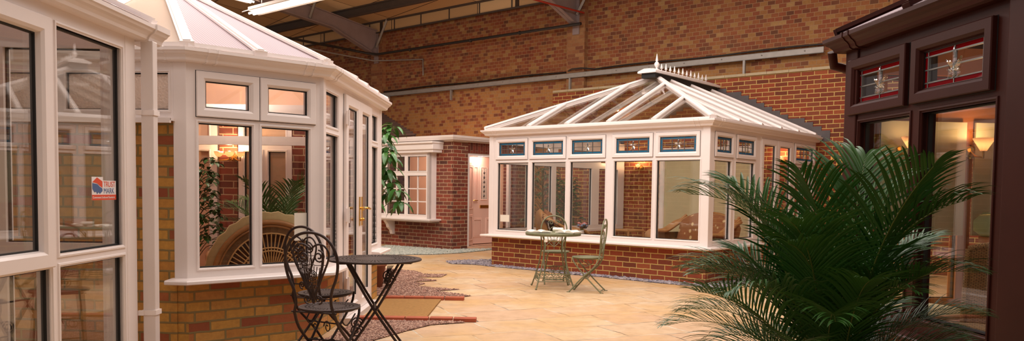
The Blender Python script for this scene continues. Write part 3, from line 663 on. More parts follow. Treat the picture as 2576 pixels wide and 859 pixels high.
mb = MB(); mb.bar((-5.1, 8.2, 1.66), (-1.75, 8.2, 1.66), .06, .09); mb.bar((-5.1, 8.2, 1.92), (-1.75, 8.2, 1.92), .04, .16); mb.build('tie_beam', M['white2'], B)
# notice on the canted face
mb = MB(); mb.fbox(B1, -.235, -.128, -.028, -.0265, .80, 1.02); mb.build('notice', M['paper'], B)

def wall_lamp(p, d, label, bulbs, parent_brass=True, power=9, shade=False):
    p = Vector(p); d = Vector(d).normalized(); s_ = d.cross(Vector((0, 0, 1)))
    L_ = thing('wall_lamp', label, 'lamp', p, 'brass wall lamps inside the conservatories')
    mb = MB(); mb.lathe([(0, 0), (.04, 0), (.045, .008), (.02, .02), (0, .022)], p, 12, 0, d); mb.build('wall_plate', M['brass'], L_)
    for k in range(bulbs):
        o_ = (k-(bulbs-1)/2)*.12; q = p+d*.13+s_*o_
        mb = MB(); mb.tube([p+d*.015, p+d*.06+s_*o_*.5-Vector((0, 0, .03)), q-Vector((0, 0, .04)), q-Vector((0, 0, .0))], .007, 6); arm = mb.build('arm', M['brass'], L_)
        mb = MB(); mb.lathe([(.012, 0), (.03, .01), (.045, .035), (.052, .06), (.045, .055), (.028, .02), (.01, .006)] if not shade else [(.018, 0), (.035, .03), (.062, .075), (.058, .077), (.03, .03), (.014, .004)], q, 14); mb.build('lamp_shade', M['opalshade'], arm)
        mb = MB(); mb.blob(q+Vector((0, 0, .045)), .024); mb.build('bulb', M['bulb'], arm)
    point('wall_lamp_glow', p+d*.13+Vector((0, 0, .075)), power, r=.02)
    return L_
t = NT('opal_glass_shade'); a1 = t.n('ShaderNodeBsdfDiffuse'); a1.inputs[0].default_value = (.9, .75, .6, 1); a2 = t.n('ShaderNodeBsdfTranslucent'); a2.inputs[0].default_value = (1, .8, .6, 1)
mx = t.n('ShaderNodeMixShader'); mx.inputs[0].default_value = .6; t.l(a1.outputs[0], mx.inputs[1]); t.l(a2.outputs[0], mx.inputs[2]); t.l(mx.outputs[0], t.out.inputs[0]); M['opalshade'] = t.mat
wall_lamp((-3.27, 8.80, 1.55), (0, -1, 0), 'three-armed brass wall lamp glowing inside the bay-fronted conservatory', 3, power=12)
point('bay_fill', (-3.0, 7.9, 2.3), 26, (1, .80, .66), .08)  # added fill brightening the bay interior, no fitting belongs to it
pb = Fr(Cc+sd*3.95, -50.29, -1)
wall_lamp(pb(3.42, .0, 1.71), pb.w, 'brass wall lamp on the brick wall inside the hipped conservatory, above the wicker side table', 1, power=9)
wall_lamp(pb(.55, .0, 1.80), pb.w, 'brass wall lamp inside the hipped conservatory, behind the palm tips at its side doors', 1, power=9)

# ------------------------------------------------------------------ near white porch, left edge
A = thing('porch', 'tall white glazed porch cut by the left edge of the photo, with square downpipe', 'porch', (-3.2, 4, 0))
hA = [(-.668, -.012, .87, 2.014), (-.668, -.012, .12, .80), (-.82, -1.50, 0, 0)]
A_h = [(-.668, -.012, .87, 2.014), (-.668, -.012, .12, .80), (-1.47, -.75, .87, 2.014), (-1.47, -.75, .12, .80), (-2.25, -1.55, .12, .80), (-2.25, -1.55, .87, 2.014)]
mb = MB(); frame_mesh(mb, AF, (-2.35, .153, 0.02, 2.14), A_h, -.07, 0); fA = mb.build('window_frame', M['white'], A)
for i in (0, 1, 3, 4): pane(fA, AF, A_h[i])
sash(A, AF, (-1.47-.0, -.75, .81+.0, 2.03), .085, 'glass', name='opening_sash', mw=.03)
pane(fA, AF, A_h[5])
Bh = [(.17, .74, .87, 2.03), (.17, .74, .12, .80), (.86, 1.6, .87, 2.03), (.86, 1.6, .12, .80)]
mb = MB(); frame_mesh(mb, AB, (0, 1.75, .02, 2.14), Bh, -.07, 0); fB = mb.build('window_frame', M['white'], A)
for r_ in Bh: mb = MB(); mb.ring(AB, r_[0]-.02, r_[1]+.02, r_[2]-.02, r_[3]+.02, [(0, -.07), (.003, -.078), (.02, -.065)]); pane(fB, AB, r_)
mb = MB(); mb.fbox(AF, .03, .156, -.13, .004, 0.02, 2.12); mb.build('corner_post', M['white'], A, .008)
gutter(A, pth(AF(-2.4, 0, 0), AF(.19, 0, 0)), M['white'])
mb = MB(); mb.sweep(pth(AF(.18, 0, 0), AF(.36, 0, 0)), [(-.066, 2.092), (.056, 2.092), (.072, 2.10), (.08, 2.12), (.092, 2.134), (.108, 2.144), (.118, 2.158), (.128, 2.164), (.128, 2.198), (-.066, 2.198)]); mb.build('gutter_outlet', M['white'], A)
mb = MB(); mb.fbox(AF, .185, .25, .02, .095, 0, 2.1); dp = mb.build('downpipe', M['white2'], A, .006)
for z in (.42, 1.65): mb = MB(); mb.fbox(AF, .178, .258, .014, .102, z, z+.03); mb.fbox(AF, .16, .18, .0, .03, z, z+.03); mb.build('pipe_clip', M['white'], dp)
n = Vector((.45, 0, 1)).normalized()
mb = MB(); mb.slab([AF(-2.4, .04, 2.2), AF(.30, .04, 2.2), AF(.30, -1.7, 3.0), AF(-2.4, -1.7, 3.0)], (0, 0, 1), .02); mb.build('roof_glazing', M['opal'], A)
for u in (-2.1, -1.35, -.55, .24):
    mb = MB(); rbar(mb, AF(u, .06, 2.2), AF(u, -1.7, 3.0), .06, n); mb.build('glazing_bar', M['white'], A)
mb = MB(); mb.fbox(AF, .10, .153, -1.75, -.05, 2.12, 2.18); mb.build('end_eaves_beam', M['white'], A)
# certification sticker on the glass
st = MB(); st.fbox(AF, -.300, -.180, -.0285, -.0275, 1.135, 1.265); st = st.build('sticker', M['sticker_white'], A)
mb = MB(); mb.fbox(AF, -.300, -.035, -.0274, -.0268, 1.135, 1.165); mb.build('sticker_band', M['sticker_red'], st)
mb = MB(); mb.fbox(AF, -.180, -.035, -.0285, -.0275, 1.165, 1.245); mb.build('sticker_panel', M['sticker_white'], st)
mb = MB(); hx = lambda pts, m_, mb=mb: mb.slab([AF(-.295+(u+.240)*1.42, -.0272, z) for u, z in pts], AF.w, .0008, m_)
hx([(-.240, 1.235), (-.205, 1.262), (-.165, 1.240), (-.165, 1.205), (-.185, 1.215), (-.203, 1.228)], 0)
hx([(-.240, 1.230), (-.203, 1.224), (-.185, 1.210), (-.165, 1.200), (-.165, 1.185), (-.185, 1.170), (-.195, 1.180), (-.205, 1.168), (-.213, 1.182), (-.225, 1.178), (-.240, 1.198)], 1)
mb.build('handshake_logo', [M['sticker_red'], M['sticker_blue']], st)
def text(body, fr, u, w_, z, size, mat, parent, name, ext=.0004):  # lettering as real mesh
    cu = bpy.data.curves.new(name, 'FONT'); cu.body = body; cu.size = size; cu.extrude = ext; cu.materials.append(mat)
    o = bpy.data.objects.new(name, cu); scn.collection.objects.link(o); o.parent = parent
    root = parent
    while root.parent: root = root.parent
    me_ = bpy.data.meshes.new_from_object(o); bpy.data.objects.remove(o); o = bpy.data.objects.new(name, me_); scn.collection.objects.link(o); o.parent = parent
    mt = Matrix((fr.u, Vector((0, 0, 1)), fr.w)).transposed().to_4x4(); mt.translation = fr(u, w_, z)-ORG[root.name]
    o.matrix_local = mt; return o
text('TRUST', AF, -.176, -.0270, 1.21, .044, M['sticker_red'], st, 'lettering')
text('MARK', AF, -.176, -.0270, 1.172, .044, M['sticker_blue'], st, 'lettering')
text('Government Endorsed Standards', AF, -.294, -.0264, 1.144, .0180, M['sticker_white'], st, 'lettering')

# ------------------------------------------------------------------ dark brown conservatory, right
D = thing('conservatory', 'dark rosewood-brown conservatory with red leaded fanlights at the right edge', 'conservatory', (3.4, 4, 0))
dwarf(D, pth(DE(2.4, 0, 0), DF(1.20, 0, 0), DF(-2.2, 0, 0)), 0, .46, M['brick_red'])
cill(D, pth(DE(2.4, 0, 0), DF(1.20, 0, 0), DF(-2.2, 0, 0)), .49, M['brown'], out=.09)
dh = [(.545, 1.05, .58, 1.657), (-.11, .439, .58, 1.657)]
ds = [(.632, 1.09), (-.034, .443)]
hs = dh+[(a, b, 1.78, 1.97) for a, b in ds]
mb = MB(); frame_mesh(mb, DF, (-2.2, 1.20, .49, 2.14), hs, -.08, 0); fD_ = mb.build('window_frame', M['brown'], D)
for h in dh[:2]: pane(fD_, DF, h, -.05)
for a, b in ds: sash(D, DF, (a-.068, b+.072, 1.708, 2.042), .068, 'leaded', 'red', wm='brown', mw=.03)
for a_, b_, c_ in ((1.08, 1.22, .012), (-1.6, -.205, .03)): mb = MB(); mb.fbox(DF, a_, b_, -.12, c_, .49, 2.14); mb.build('corner_post', M['brown'], D, .008)
for a_ in (.17, .79, 1.41): mb = MB(); mb.fbox(DE, a_, a_+.56, -.115, -.10, .98, 1.68); mb.build('roller_blind', M['blind'], D)
mb = MB(); mb.fbox(DE, 2.3, 2.4, -3.3, 0, 0, 2.14); mb.build('inner_plaster_wall', M['peach'], D)
eh = [(.18, .72, .58, 1.657), (.80, 1.34, .58, 1.657), (1.42, 1.96, .58, 1.657)]; es = [(.22, .70), (.83, 1.31), (1.45, 1.93)]
mb = MB(); frame_mesh(mb, DE, (0, 2.3, .49, 2.14), eh+[(a, b, 1.78, 1.97) for a, b in es], -.08, 0); fE_ = mb.build('window_frame', M['orangewood'], D)
for h in eh: pane(fE_, DE, h, -.05)
for a, b in es: sash(D, DE, (a-.068, b+.068, 1.708, 2.042), .068, 'leaded', 'red', wm='orangewood')
gutter(D, pth(DE(2.4, 0, 0), DF(1.20, 0, 0), DF(-2.2, 0, 0)), M['brown'])
d0, d1 = DF(1.24, .05, 2.2), DF(-2.2, .05, 2.2)
dm, de = DF(-.2, -1.6, 2.98), DF(-2.2, -1.6, 2.98); d2 = DE(2.4, .05, 2.2)
nD = updn(d0, d1, dm); nD2 = updn(d0, dm, d2)
mb = MB(); mb.slab([d0, d1, de, dm], nD, .02); mb.build('roof_glazing', M['beigepoly'] if 'beigepoly' in M else M['opal'], D)
mb = MB(); mb.slab([d0, dm, d2], nD2, .02); mb.build('roof_glazing', M['opal'], D)
mb = MB(); rbar(mb, d0, dm, .08, (nD+nD2).normalized()); mb.build('hip_bar', M['brown'], D)
for u, f_ in ((.50, .5), (-.2, 1), (-.95, 1), (-1.7, 1)):
    mb = MB(); p_ = DF(u, .05, 2.2); rbar(mb, p_, DF(u, .05-1.65*f_, 2.2+.78*f_), .06, nD); mb.build('glazing_bar', M['brown'], D)
mb = MB(); mb.tube([DF(1.30, .06, 2.12), DF(1.33, .03, 2.04), DF(1.33, -.06, 2.02), DF(1.30, -.12, 2.0)], .03, 8); mb.build('gutter_bend', M['brown'], D)

# ------------------------------------------------------------------ brick entrance building
Eo = thing('entrance_building', 'small red brick entrance building with white bow window and lit doorway', 'building', E1(1, -1, 0))
mb = MB(); mb.fbox(E1, 0, 4.6, -.24, 0, 0, .60); mb.fbox(E1, 0, .50, -.24, 0, .60, 2.2); mb.fbox(E1, .5, 4.6, -.24, 0, 1.97, 2.2); mb.fbox(E1, 3.2, 4.6, -.24, 0, .6, 2.0)
mb.fbox(E2, .24, .44, -.24, 0, 0, 2.2); mb.fbox(E2, 1.82, 2.8, -.24, 0, 0, 2.2); mb.build('brick_wall', M['brick_red'], Eo)
mb = MB(); mb.fbox(E2, .44, 1.82, -.24, 0, 1.985, 2.2); mb.build('soldier_course', M['brick_soldier'], Eo)
mb = MB(); prof = [(-.25, 2.2), (.0, 2.2), (.01, 2.215), (.13, 2.225), (.145, 2.25), (.16, 2.27), (.17, 2.31), (.15, 2.315), (-.25, 2.315)]
mb.sweep(pth(E1(4.6, 0, 0), E1(0, 0, 0), E2(2.6, 0, 0)), prof); mb.build('fascia_gutter', M['white'], Eo)
mb = MB(); mb.fbox(E1, .27, 3.4, .0, .30, 2.03, 2.17); mb.fbox(E1, .25, 3.4, .0, .34, 2.15, 2.19); mb.fbox(E1, .30, 3.4, 0, .27, 1.97, 2.04); mb.build('window_canopy', M['white'], Eo, .012)
mb = MB(); mb.fbox(E1, .32, 3.4, -.05, .33, .585, .62); mb.fbox(E1, .36, 3.4, 0, .29, .555, .585); mb.build('window_cill', M['white'], Eo, .006)
EW = Fr(E1(0, .20, 0), -50.29, -1)
hs = []; u = .58
wins = [(.56, 1.12), (1.22, 1.78), (1.88, 2.44), (2.54, 3.10)]
for a, b in wins: hs += [(a, b, .70, 1.50), (a, b, 1.60, 1.90)]
mb = MB(); frame_mesh(mb, EW, (.47, 3.25, .62, 1.97), hs, -.06, 0); mb.fbox(E1, .47, .53, 0, .2, .62, 1.97)
fe = mb.build('bow_window_frame', M['white'], Eo)
for a, b, z0, z1 in hs:
    p_ = pane(fe, EW, (a, b, z0, z1)); mb = MB(); m_ = (a+b)/2; mb.fbox(EW, m_-.011, m_+.011, -.045, -.02, z0, z1)
    if z1-z0 > .5:
        for q in (1, 2): z_ = z0+(z1-z0)*q/3; mb.fbox(EW, a, b, -.045, -.02, z_-.011, z_+.011)
    mb.build('glazing_bar', M['white'], fe)
mb = MB(); a = 1.75; mb.slab([E1(a, 0, .56), E1(a, .24, .56), E1(a, .24, .53), E1(a, .18, .47), E1(a, .16, .40), E1(a, .08, .33), E1(a, .06, .25), E1(a, 0, .25)], E1.u, .09); mb.build('gallows_bracket', M['white'], Eo, .006)
# porch recess
mb = MB(); frame_mesh(mb, E2, (.44, 1.82, .03, 1.985), [(.51, 1.75, .05, 1.93)], -.09, -.02, bead=False); mb.build('door_frame', M['white'], Eo)
mb = MB(); mb.fbox(E2, .36, .44, -1.0, -.24, 0, 2.2); mb.fbox(E2, 1.82, 1.9, -1.0, -.24, 0, 2.2); mb.fbox(E2, .36, 1.9, -1.0, -.10, 2.0, 2.06); mb.fbox(E2, .36, 1.9, -.62, -.5, 0, 2.0); mb.fbox(E1, .25, 3.3, -1.9, -1.8, 0, 2.2); mb.build('inner_plaster_wall', M['peach'], Eo)
mb = MB(); mb.fbox(E2, .42, 1.84, -.62, -.05, .02, .05); mb.fbox(E2, .46, 1.8, -.1, .05, 0, .05); mb.build('doorstep', M['peach'], Eo)
FD = Fr(E2(.21, -.30, 0), 39.71, 1)
mb = MB(); mb.fbox(FD, .62, 1.48, -.05, 0, .07, 1.93)
for a, b, z0, z1 in ((.70, .98, .2, .62), (1.10, 1.38, .2, .62), (.70, .86, .95, 1.75), (1.24, 1.38, .95, 1.75)): mb.ring(FD, a, b, z0, z1, [(0, 0), (.01, .012), (.025, .003), (.04, .014)])
mb.ring(FD, .93, 1.15, 1.0, 1.72, [(0, 0), (.01, .016), (.03, .006)]); dl = mb.build('front_door', M['doorw'], Eo)
mb = MB(); mb.fbox(FD, .96, 1.12, .003, .008, 1.03, 1.69, 0)
for k in range(6): mb.lathe([(.001, 0), (.03, .003), (.001, .006)], FD(1.04, .010, 1.10+k*.10), 6, 1, FD.w)
for u in (.96, 1.04, 1.12): mb.fbox(FD, u-.003, u+.003, .008, .012, 1.03, 1.69, 1)
mb.build('leaded_pane', [M['obscure'], M['lead']], dl)
mb = MB(); mb.fbox(FD, .92, 1.18, 0, .02, .84, .90); mb.build('letter_plate', M['brass'], dl)
mb = MB(); mb.fbox(FD, .655, .69, 0, .01, .82, 1.1); mb.tube([FD(.67, .01, 1.0), FD(.67, .05, 1.0), FD(.80, .055, 1.0)], .01); mb.build('door_handle', M['brass'], dl)
mb = MB(); mb.tube([FD(1.28+.03*math.cos(x), .02, 1.40+.055*math.sin(x)) for x in [i*math.pi/6 for i in range(12)]], .008, 6, True); mb.build('door_knocker', M['brass'], dl)
# opened side leaf, seen nearly edge on
FL = Fr(E2(.56, -.12, 0), 16, 1)
mb = MB(); mb.fbox(FL, 0, .0+.36, -.03, 0, .06, 1.92)
for z0, z1 in ((.15, .7), (.82, 1.75)): mb.ring(FL, .05, .31, z0, z1, [(0, 0), (.012, .014), (.03, .003), (.05, .012)])
mb.build('open_door_leaf', M['doorw'], Eo)
mb = MB()
r0, r1, r2, r3 = E1(1.0, .1, 2.33), E1(4.8, .1, 2.33), E1(4.8, -1.4, 3.07), E1(3.9, -1.4, 3.07)
mb.slab([r0, r1, r2, r3], (0, 0, 1), .03); mb.slab([r0, r3, E1(2.6, -1.4, 2.33)], (0, 0, 1), .03)
for k in range(12):
    q = k/12; a = r0.lerp(r3, q); b = r1.lerp(r2, q); mb.bar(a, b, .05, .03, (0, 0, 1), 0, .02)
mb.build('tiled_roof', M['tile'], Eo)
point('porch_ceiling_light', E2(1.0, -.16, 1.88), 9, (1, .72, .60), .05)
point('shop_ceiling_light', E1(1.6, -.9, 1.9), 60, (1, .66, .50), .08)
# ------------------------------------------------------------------ ground: gravel beds, mat, edging, slate
def inside(p, poly):
    x, y = p; c = False; j = len(poly)-1
    for i in range(len(poly)):
        xi, yi = poly[i]; xj, yj = poly[j]
        if (yi > y) != (yj > y) and x < (xj-xi)*(y-yi)/(yj-yi)+xi: c = not c
        j = i
    return c
def bed(name, label, poly, n, size, mbed, mst, z=.006, flat=.6):
    rnd = random.Random(name+str(n)); mb = MB()
    mb.face([(x, y, z) for x, y in poly], 1)
    xs = [p[0] for p in poly]; ys = [p[1] for p in poly]; k = 0
    while k < n:
        x, y = rnd.uniform(min(xs), max(xs)), rnd.uniform(min(ys), max(ys))
        if not inside((x, y), poly): continue
        k += 1; s = size*rnd.uniform(.6, 1.3); a = rnd.uniform(0, 6.28); ca, sa = math.cos(a), math.sin(a)
        e = rnd.uniform(.6, 1); tl = rnd.uniform(-.3, .3)*s*(2.0 if flat < .5 else 1); h = s*flat
        P = [(s, 0, tl), (0, s*e, 0), (-s, 0, -tl), (0, -s*e, 0)]
        b = len(mb.v); 
        for px, py, pz in P: mb.v.append(Vector((x+px*ca-py*sa, y+px*sa+py*ca, z+h*.6+pz)))
        mb.v.append(Vector((x, y, z+h*1.4))); mb.v.append(Vector((x+s*.3*ca, y+s*.3*sa, z+h*1.3)))
        for f in ((0, 1, 4), (1, 2, 4), (2, 3, 4), (3, 0, 4)): mb.f.append([b+i for i in f]); mb.m.append(0); mb.s.append(False)
        for i, j in ((0, 1), (1, 2), (2, 3), (3, 0)):
            pa, pc = mb.v[b+i], mb.v[b+j]; q = len(mb.v); mb.v += [Vector((pa.x, pa.y, z)), Vector((pc.x, pc.y, z))]
            mb.f.append([b+i, q, q+1, b+j]); mb.m.append(0); mb.s.append(False)
        mb.v.pop() if False else None
    o = mb.build(name, [mst, mbed]); return tag(o, label, 'gravel', kind='stuff')
g1 = [(-3.1, 8.85), (-3.1, 12.3), (-2.1, 11.9), (-1.93, 11.75), (-1.63, 11.58), (-1.44, 11.22), (-1.62, 11.15), (-1.09, 11.15), (-1.14, 10.8), (-1.5, 10.75), (-1.14, 10.36), (-1.45, 10.2), (-1.26, 10.03), (-1.35, 9.75), (-.76, 9.48), (-1.05, 9.3), (-.585, 8.92), (-.85, 8.66), (-1.53, 8.66), (-1.53, 8.85)]
bed('pink_gravel', 'pink gravel bed with a ragged paving edge beyond the coir mat', g1, 15000, .0115, M['gbed'], M['pink_gravel'])
g2 = [(-1.52, 7.14), (-.6, 7.18), (-.52, 7.10), (-.82, 6.95), (-1.0, 6.62), (-1.19, 6.2), (-1.22, 5.4), (-1.35, 4.6), (-2.25, 4.6), (-2.37, 5.53), (-1.57, 6.26)]
bed('pink_gravel', 'pink gravel bed in front of the coir mat, under the dark bistro chairs', g2, 13000, .0105, M['gbed'], M['pink_gravel'])
g3 = [(-2.9, 16.7), (-3.4, 15.2), (-2.9, 14.4), (-2.4, 14.35), (-1.7, 14.55), (-1.2, 15.0), (-.75, 15.75), (-.55, 16.15), (-1.2, 15.95), (-1.45, 15.7)]
bed('grey_gravel', 'blue-grey gravel strip along the foot of the red brick entrance building', g3, 5000, .024, M['gbed2'], M['grey_gravel'])
def along(fr, pts): return [(fr(u, w_, 0).x, fr(u, w_, 0).y) for u, w_ in pts]
rs = random.Random(5)
out = [(0+u*.25, .17+rs.uniform(-.03, .04)) for u in range(17)]
bed('slate_chips', 'plum slate chips along the foot of the hipped conservatory', along(CF, [(-.2, .02)]+[(-.25, .25)]+out+[(4.4, .35), (4.75, .1), (4.3, -.9), (3.92, -.8), (3.92, .02)]), 3200, .032, M['sbed'], M['slate'], flat=.35)
bed('slate_chips', 'plum slate chips beside the right-hand wall of the hipped conservatory, behind the palm leaves', along(CS, [(-.2, .03), (-.2, .28), (1.6, .26), (1.6, .03)]), 900, .034, M['sbed'], M['slate'], flat=.35)
mb = MB(); rows = [[(-1.52, 7.26, .02), (-.905, 7.26, .02)], [(-1.52, 8.5, .02), (-.90, 8.53, .02)]]
mb.slab([(-1.50, 7.25, .0), (-.905, 7.25, .0), (-.895, 8.52, .0), (-1.50, 8.50, .0)], (0, 0, 1), .018); tag(mb.build('door_mat', M['coir']), 'brown coir door mat outside the bay conservatory doors', 'mat')
def ebrick(): mb = MB(); mb.box(-.105, .105, -.05, .05, 0, .035); return mb.build('edging_brick', M['edgebrick'], None, .004)
e0_ = ebrick(); first = True
for i, (n_, x0, y0, lab, grp) in enumerate(((4, -1.42, 8.59, 'red edging brick along the far side of the coir mat', 'edging bricks beyond the mat'), (5, -1.42, 7.195, 'red edging brick along the near side of the coir mat', 'edging bricks in front of the mat'))):
    for k in range(n_):
        o = e0_ if first else e0_.copy()
        if not first: scn.collection.objects.link(o)
        first = False; o.location = (x0+k*.222, y0+.01*math.sin(k*3), 0); tag(o, ('leftmost', 'second from the left', 'third from the left', 'fourth from the left', 'rightmost')[k if k < n_-1 else 4]+' '+lab, 'brick', grp)

# ------------------------------------------------------------------ ironwork furniture
def spiral(c, r, turns, a0, dirn, fn, n=20):
    return [fn(c[0]+r*(1-.8*i/n)*math.cos(a0+dirn*turns*6.283*i/n), c[1]+r*(1-.8*i/n)*math.sin(a0+dirn*turns*6.283*i/n)) for i in range(n+1)]
def smooth(pts, n=6):
    P = [Vector(p) for p in pts]; out = []
    for i in range(len(P)-1):
        a, b, c, d = P[max(0, i-1)], P[i], P[i+1], P[min(len(P)-1, i+2)]
        for k in range(n):
            t_ = k/n; out.append(.5*((2*b)+(c-a)*t_+(2*a-5*b+4*c-d)*t_*t_+(3*b-a-3*c+d)*t_**3))
    out.append(P[-1]); return out
def disc(mb, r, z, th, rings, seg, holes=True):
    rad = [0.02+(r-.03)*i/rings for i in range(rings+1)]+[r]
    for i in range(len(rad)-1):
        for j in range(seg):
            if holes and i % 2 == 1 and .42 < rad[i]/r < .86 and j % 2: continue
            a, b = 2*math.pi*j/seg, 2*math.pi*(j+1)/seg
            q = [(rad[i]*math.cos(a), rad[i]*math.sin(a)), (rad[i+1]*math.cos(a), rad[i+1]*math.sin(a)), (rad[i+1]*math.cos(b), rad[i+1]*math.sin(b)), (rad[i]*math.cos(b), rad[i]*math.sin(b))]
            mb.hexa([(x, y, z) for x, y in q]+[(x, y, z+th) for x, y in q])
    mb.face([(.022*math.cos(a), .022*math.sin(a), z+th) for a in [k*math.pi/4 for k in range(8)]]); mb.tube([(r*math.cos(a), r*math.sin(a), z) for a in [k*2*math.pi/40 for k in range(40)]], .008, 6, True)
def iron_chair(label, mat, group, style, S=1.0):
    T = thing('bistro_chair', label, 'chair', (0, 0, 0), group)
    sz = .45*S
    mb = MB(); disc(mb, .19*S, sz, .006, 14, 80)
    mb.tube([(.165*math.cos(a), .165*math.sin(a), sz-.012) for a in [k*2*math.pi/24 for k in range(24)]], .006, 5, True); mb.build('seat', mat, T)
    bx = lambda z: -.185*S-.10*max(0, z-.45*S)
    # hoop and front legs in one run
    half = [(.0, .945), (.09, .925), (.155, .865), (.185, .77), (.172, .67), (.135, .58), (.125, .50), (.14, .44)]
    L_ = [(bx(z*S), -y*S, z*S) for y, z in half]; Rr = [(bx(z*S), y*S, z*S) for y, z in half]
    mb = MB(); mb.tube(smooth(L_[::-1]+Rr[1:], 5), .0095, 8); hoop = mb.build('back_hoop', mat, T)
    for s_ in (-1, 1):
        mb = MB(); mb.tube(smooth([(bx(.44*S), s_*.14*S, .44*S), (-.12*S, s_*.15*S, .33*S), (.05*S, s_*.16*S, .17*S), (.20*S, s_*.175*S, .0), (.215*S, s_*.175*S, .008)], 4), .0095, 8); mb.build('front_leg', mat, T)
        mb = MB(); mb.tube(smooth([(.17*S, s_*.12*S, sz), (.13*S, s_*.135*S, .37*S), (-.02*S, s_*.14*S, .2*S), (-.225*S, s_*.15*S, .0), (-.24*S, s_*.15*S, .008)], 4), .0085, 8); mb.build('rear_leg', mat, T)
    for x_, y_, z_ in ((-.205, .147, .025), (.15, .17, .06), (-.02, .15, .235), (-.185, .16, .44)): mb = MB(); mb.tube([(x_*S, -y_*S, z_*S), (x_*S, y_*S, z_*S)], .0062, 6); mb.build('stretcher', mat, T)
    for s_ in (-1, 1):
        mb = MB(); mb.tube(smooth([(.1*S, s_*.13*S, .40*S), (.0, s_*.13*S, .34*S), (-.06*S, s_*.13*S, .37*S), (-.03*S, s_*.13*S, .41*S)], 4), .005, 5); mb.build('seat_loop', mat, T)
        mb = MB(); mb.tube(spiral((.03*S, .20*S), .05*S, 1.4, 0, 1, lambda a, b, s_=s_: (-.02*S+a*.3, s_*.06*S+a, b)), .0045, 5); mb.build('scroll', mat, T)
    mb = MB(); bp = lambda y, z: (bx(z*S)+.001, y*S, z*S)
    if style == 'scroll':
        inner = [(0, .50), (.035, .59), (.075, .68), (.115, .76), (.125, .82), (.095, .865), (.045, .87), (.0, .84)]
        for s_ in (-1, 1):
            mb.tube(smooth([bp(s_*y, z) for y, z in inner], 4), .0065, 6)
            mb.tube([bp(s_*y, z) for y, z in spiral((.055, .795), .042, 1.6, 1.57, -1, lambda a, b: (a, b))], .0055, 6)
            mb.tube([bp(s_*y, z) for y, z in spiral((.038, .525), .03, 1.3, -1.57, 1, lambda a, b: (a, b))], .005, 6)
            for k in range(5):
                y0 = .018+.021*k; mb.tube(smooth([bp(0, .515), bp(s_*y0*.35, .58), bp(s_*y0*.75, .67), bp(s_*y0, .735-.004*k)], 3), .0028, 4)
            mb.tube(smooth([bp(0, .75), bp(s_*.03, .74), bp(s_*.075, .742), bp(s_*.112, .745)], 4), .0028, 4)
            for z in (.60, .64): mb.tube([bp(s_*y, q) for y, q in spiral((.022, z), .014, 1.2, 0, 1, lambda a, b: (a, b), 12)], .0025, 4)
        mb.tube([bp(y, z) for y, z in spiral((0, .675), .038, 3, 0, 1, lambda a, b: (a, b), 40)], .0032, 5)
        mb.tube([bp(0, .52), bp(0, .86)], .0035, 5)
        mb.tube([bp(-.128, .53), bp(.128, .53)], .004, 5); 
    else:
        for s_ in (-1, 1):
            mb.tube([bp(s_*y, z) for y, z in spiral((.045, .845), .038, 1.3, 0, 1, lambda a, b: (a, b))], .005, 5)
            mb.tube(smooth([bp(0, .50), bp(s_*.07, .56), bp(s_*.09, .66), bp(s_*.05, .76), bp(0, .79)], 4), .005, 5)
            for k in range(3): mb.tube(smooth([bp(0, .52+.03*k), bp(s_*(.045+.01*k), .60+.03*k), bp(s_*(.06), .70)], 3), .003, 4)
            mb.tube([bp(s_*.125, .67), bp(s_*.17, .67)], .004, 4)
        mb.tube([bp(0, .46), bp(0, .79)], .004, 5); mb.tube([bp(-.165, .70), bp(.165, .70)], .004, 5); mb.tube(smooth([bp(-.13, .50), bp(0, .60), bp(.13, .50)], 4), .004, 5)
    mb.build('scrollwork_back', mat, T)
    return T
def put(T, x, y, az):            # az: heading the front faces, degrees from +X
    T.location = (x, y, 0); T.rotation_euler = (0, 0, R(az)); return T
put(iron_chair('dark iron bistro chair nearest the camera, heart-shaped scroll back', M['iron'], 'dark iron bistro chairs', 'scroll'), -1.25, 5.02, 73)
put(iron_chair('dark iron bistro chair farther from the camera, partly hidden behind its twin', M['iron'], 'dark iron bistro chairs', 'scroll'), -1.45, 5.70, 60)
put(iron_chair('green iron bistro chair behind the table, its back to the brick wall', M['verdigris'], 'weathered green bistro chairs', 'green', .94), .43, 10.35, -85)
G2 = put(iron_chair('green iron bistro chair at the right of the table, seen from its side', M['verdigris'], 'weathered green bistro chairs', 'green', .94), .78, 9.5, 164)
mb = MB(); mb.box(-.24, -.236, .10, .13, .70, .74); mb.build('price_tag', M['paper'], G2)

T = thing('bistro_table', 'round dark iron bistro table with crossed folding legs', 'table', (0, 0, 0))
mb = MB(); disc(mb, .335, .70, .008, 22, 120); mb.build('tabletop', M['iron'], T)
mb = MB(); mb.tube([(-.25, -.16, .685), (.25, -.16, .685)], .007, 6); mb.tube([(-.25, .16, .685), (.25, .16, .685)], .007, 6); mb.tube([(-.25, -.16, .685), (-.25, .16, .685)], .007, 6); mb.tube([(.25, -.16, .685), (.25, .16, .685)], .007, 6); mb.tube([(.265, .0, .69), (.28, .02, .675), (.265, .04, .665), (.25, .02, .675), (.265, 0, .685)], .005, 5); mb.build('under_frame', M['iron'], T)
for y, d_ in ((-.17, 1), (.17, 1), (-.145, -1), (.145, -1)):
    mb = MB(); mb.tube(smooth([(-d_*.20, y, .69), (-d_*.02, y*1.05, .37), (d_*.22, y*1.15, .02), (d_*.245, y*1.15, .006)], 4), .0095, 8); mb.build('leg', M['iron'], T)
mb = MB(); mb.tube([(.2, -.19, .06), (.2, .19, .06)], .006, 6); mb.tube([(-.2, -.17, .06), (-.2, .17, .06)], .006, 6); mb.tube([(0, -.17, .355), (0, .17, .355)], .007, 6)
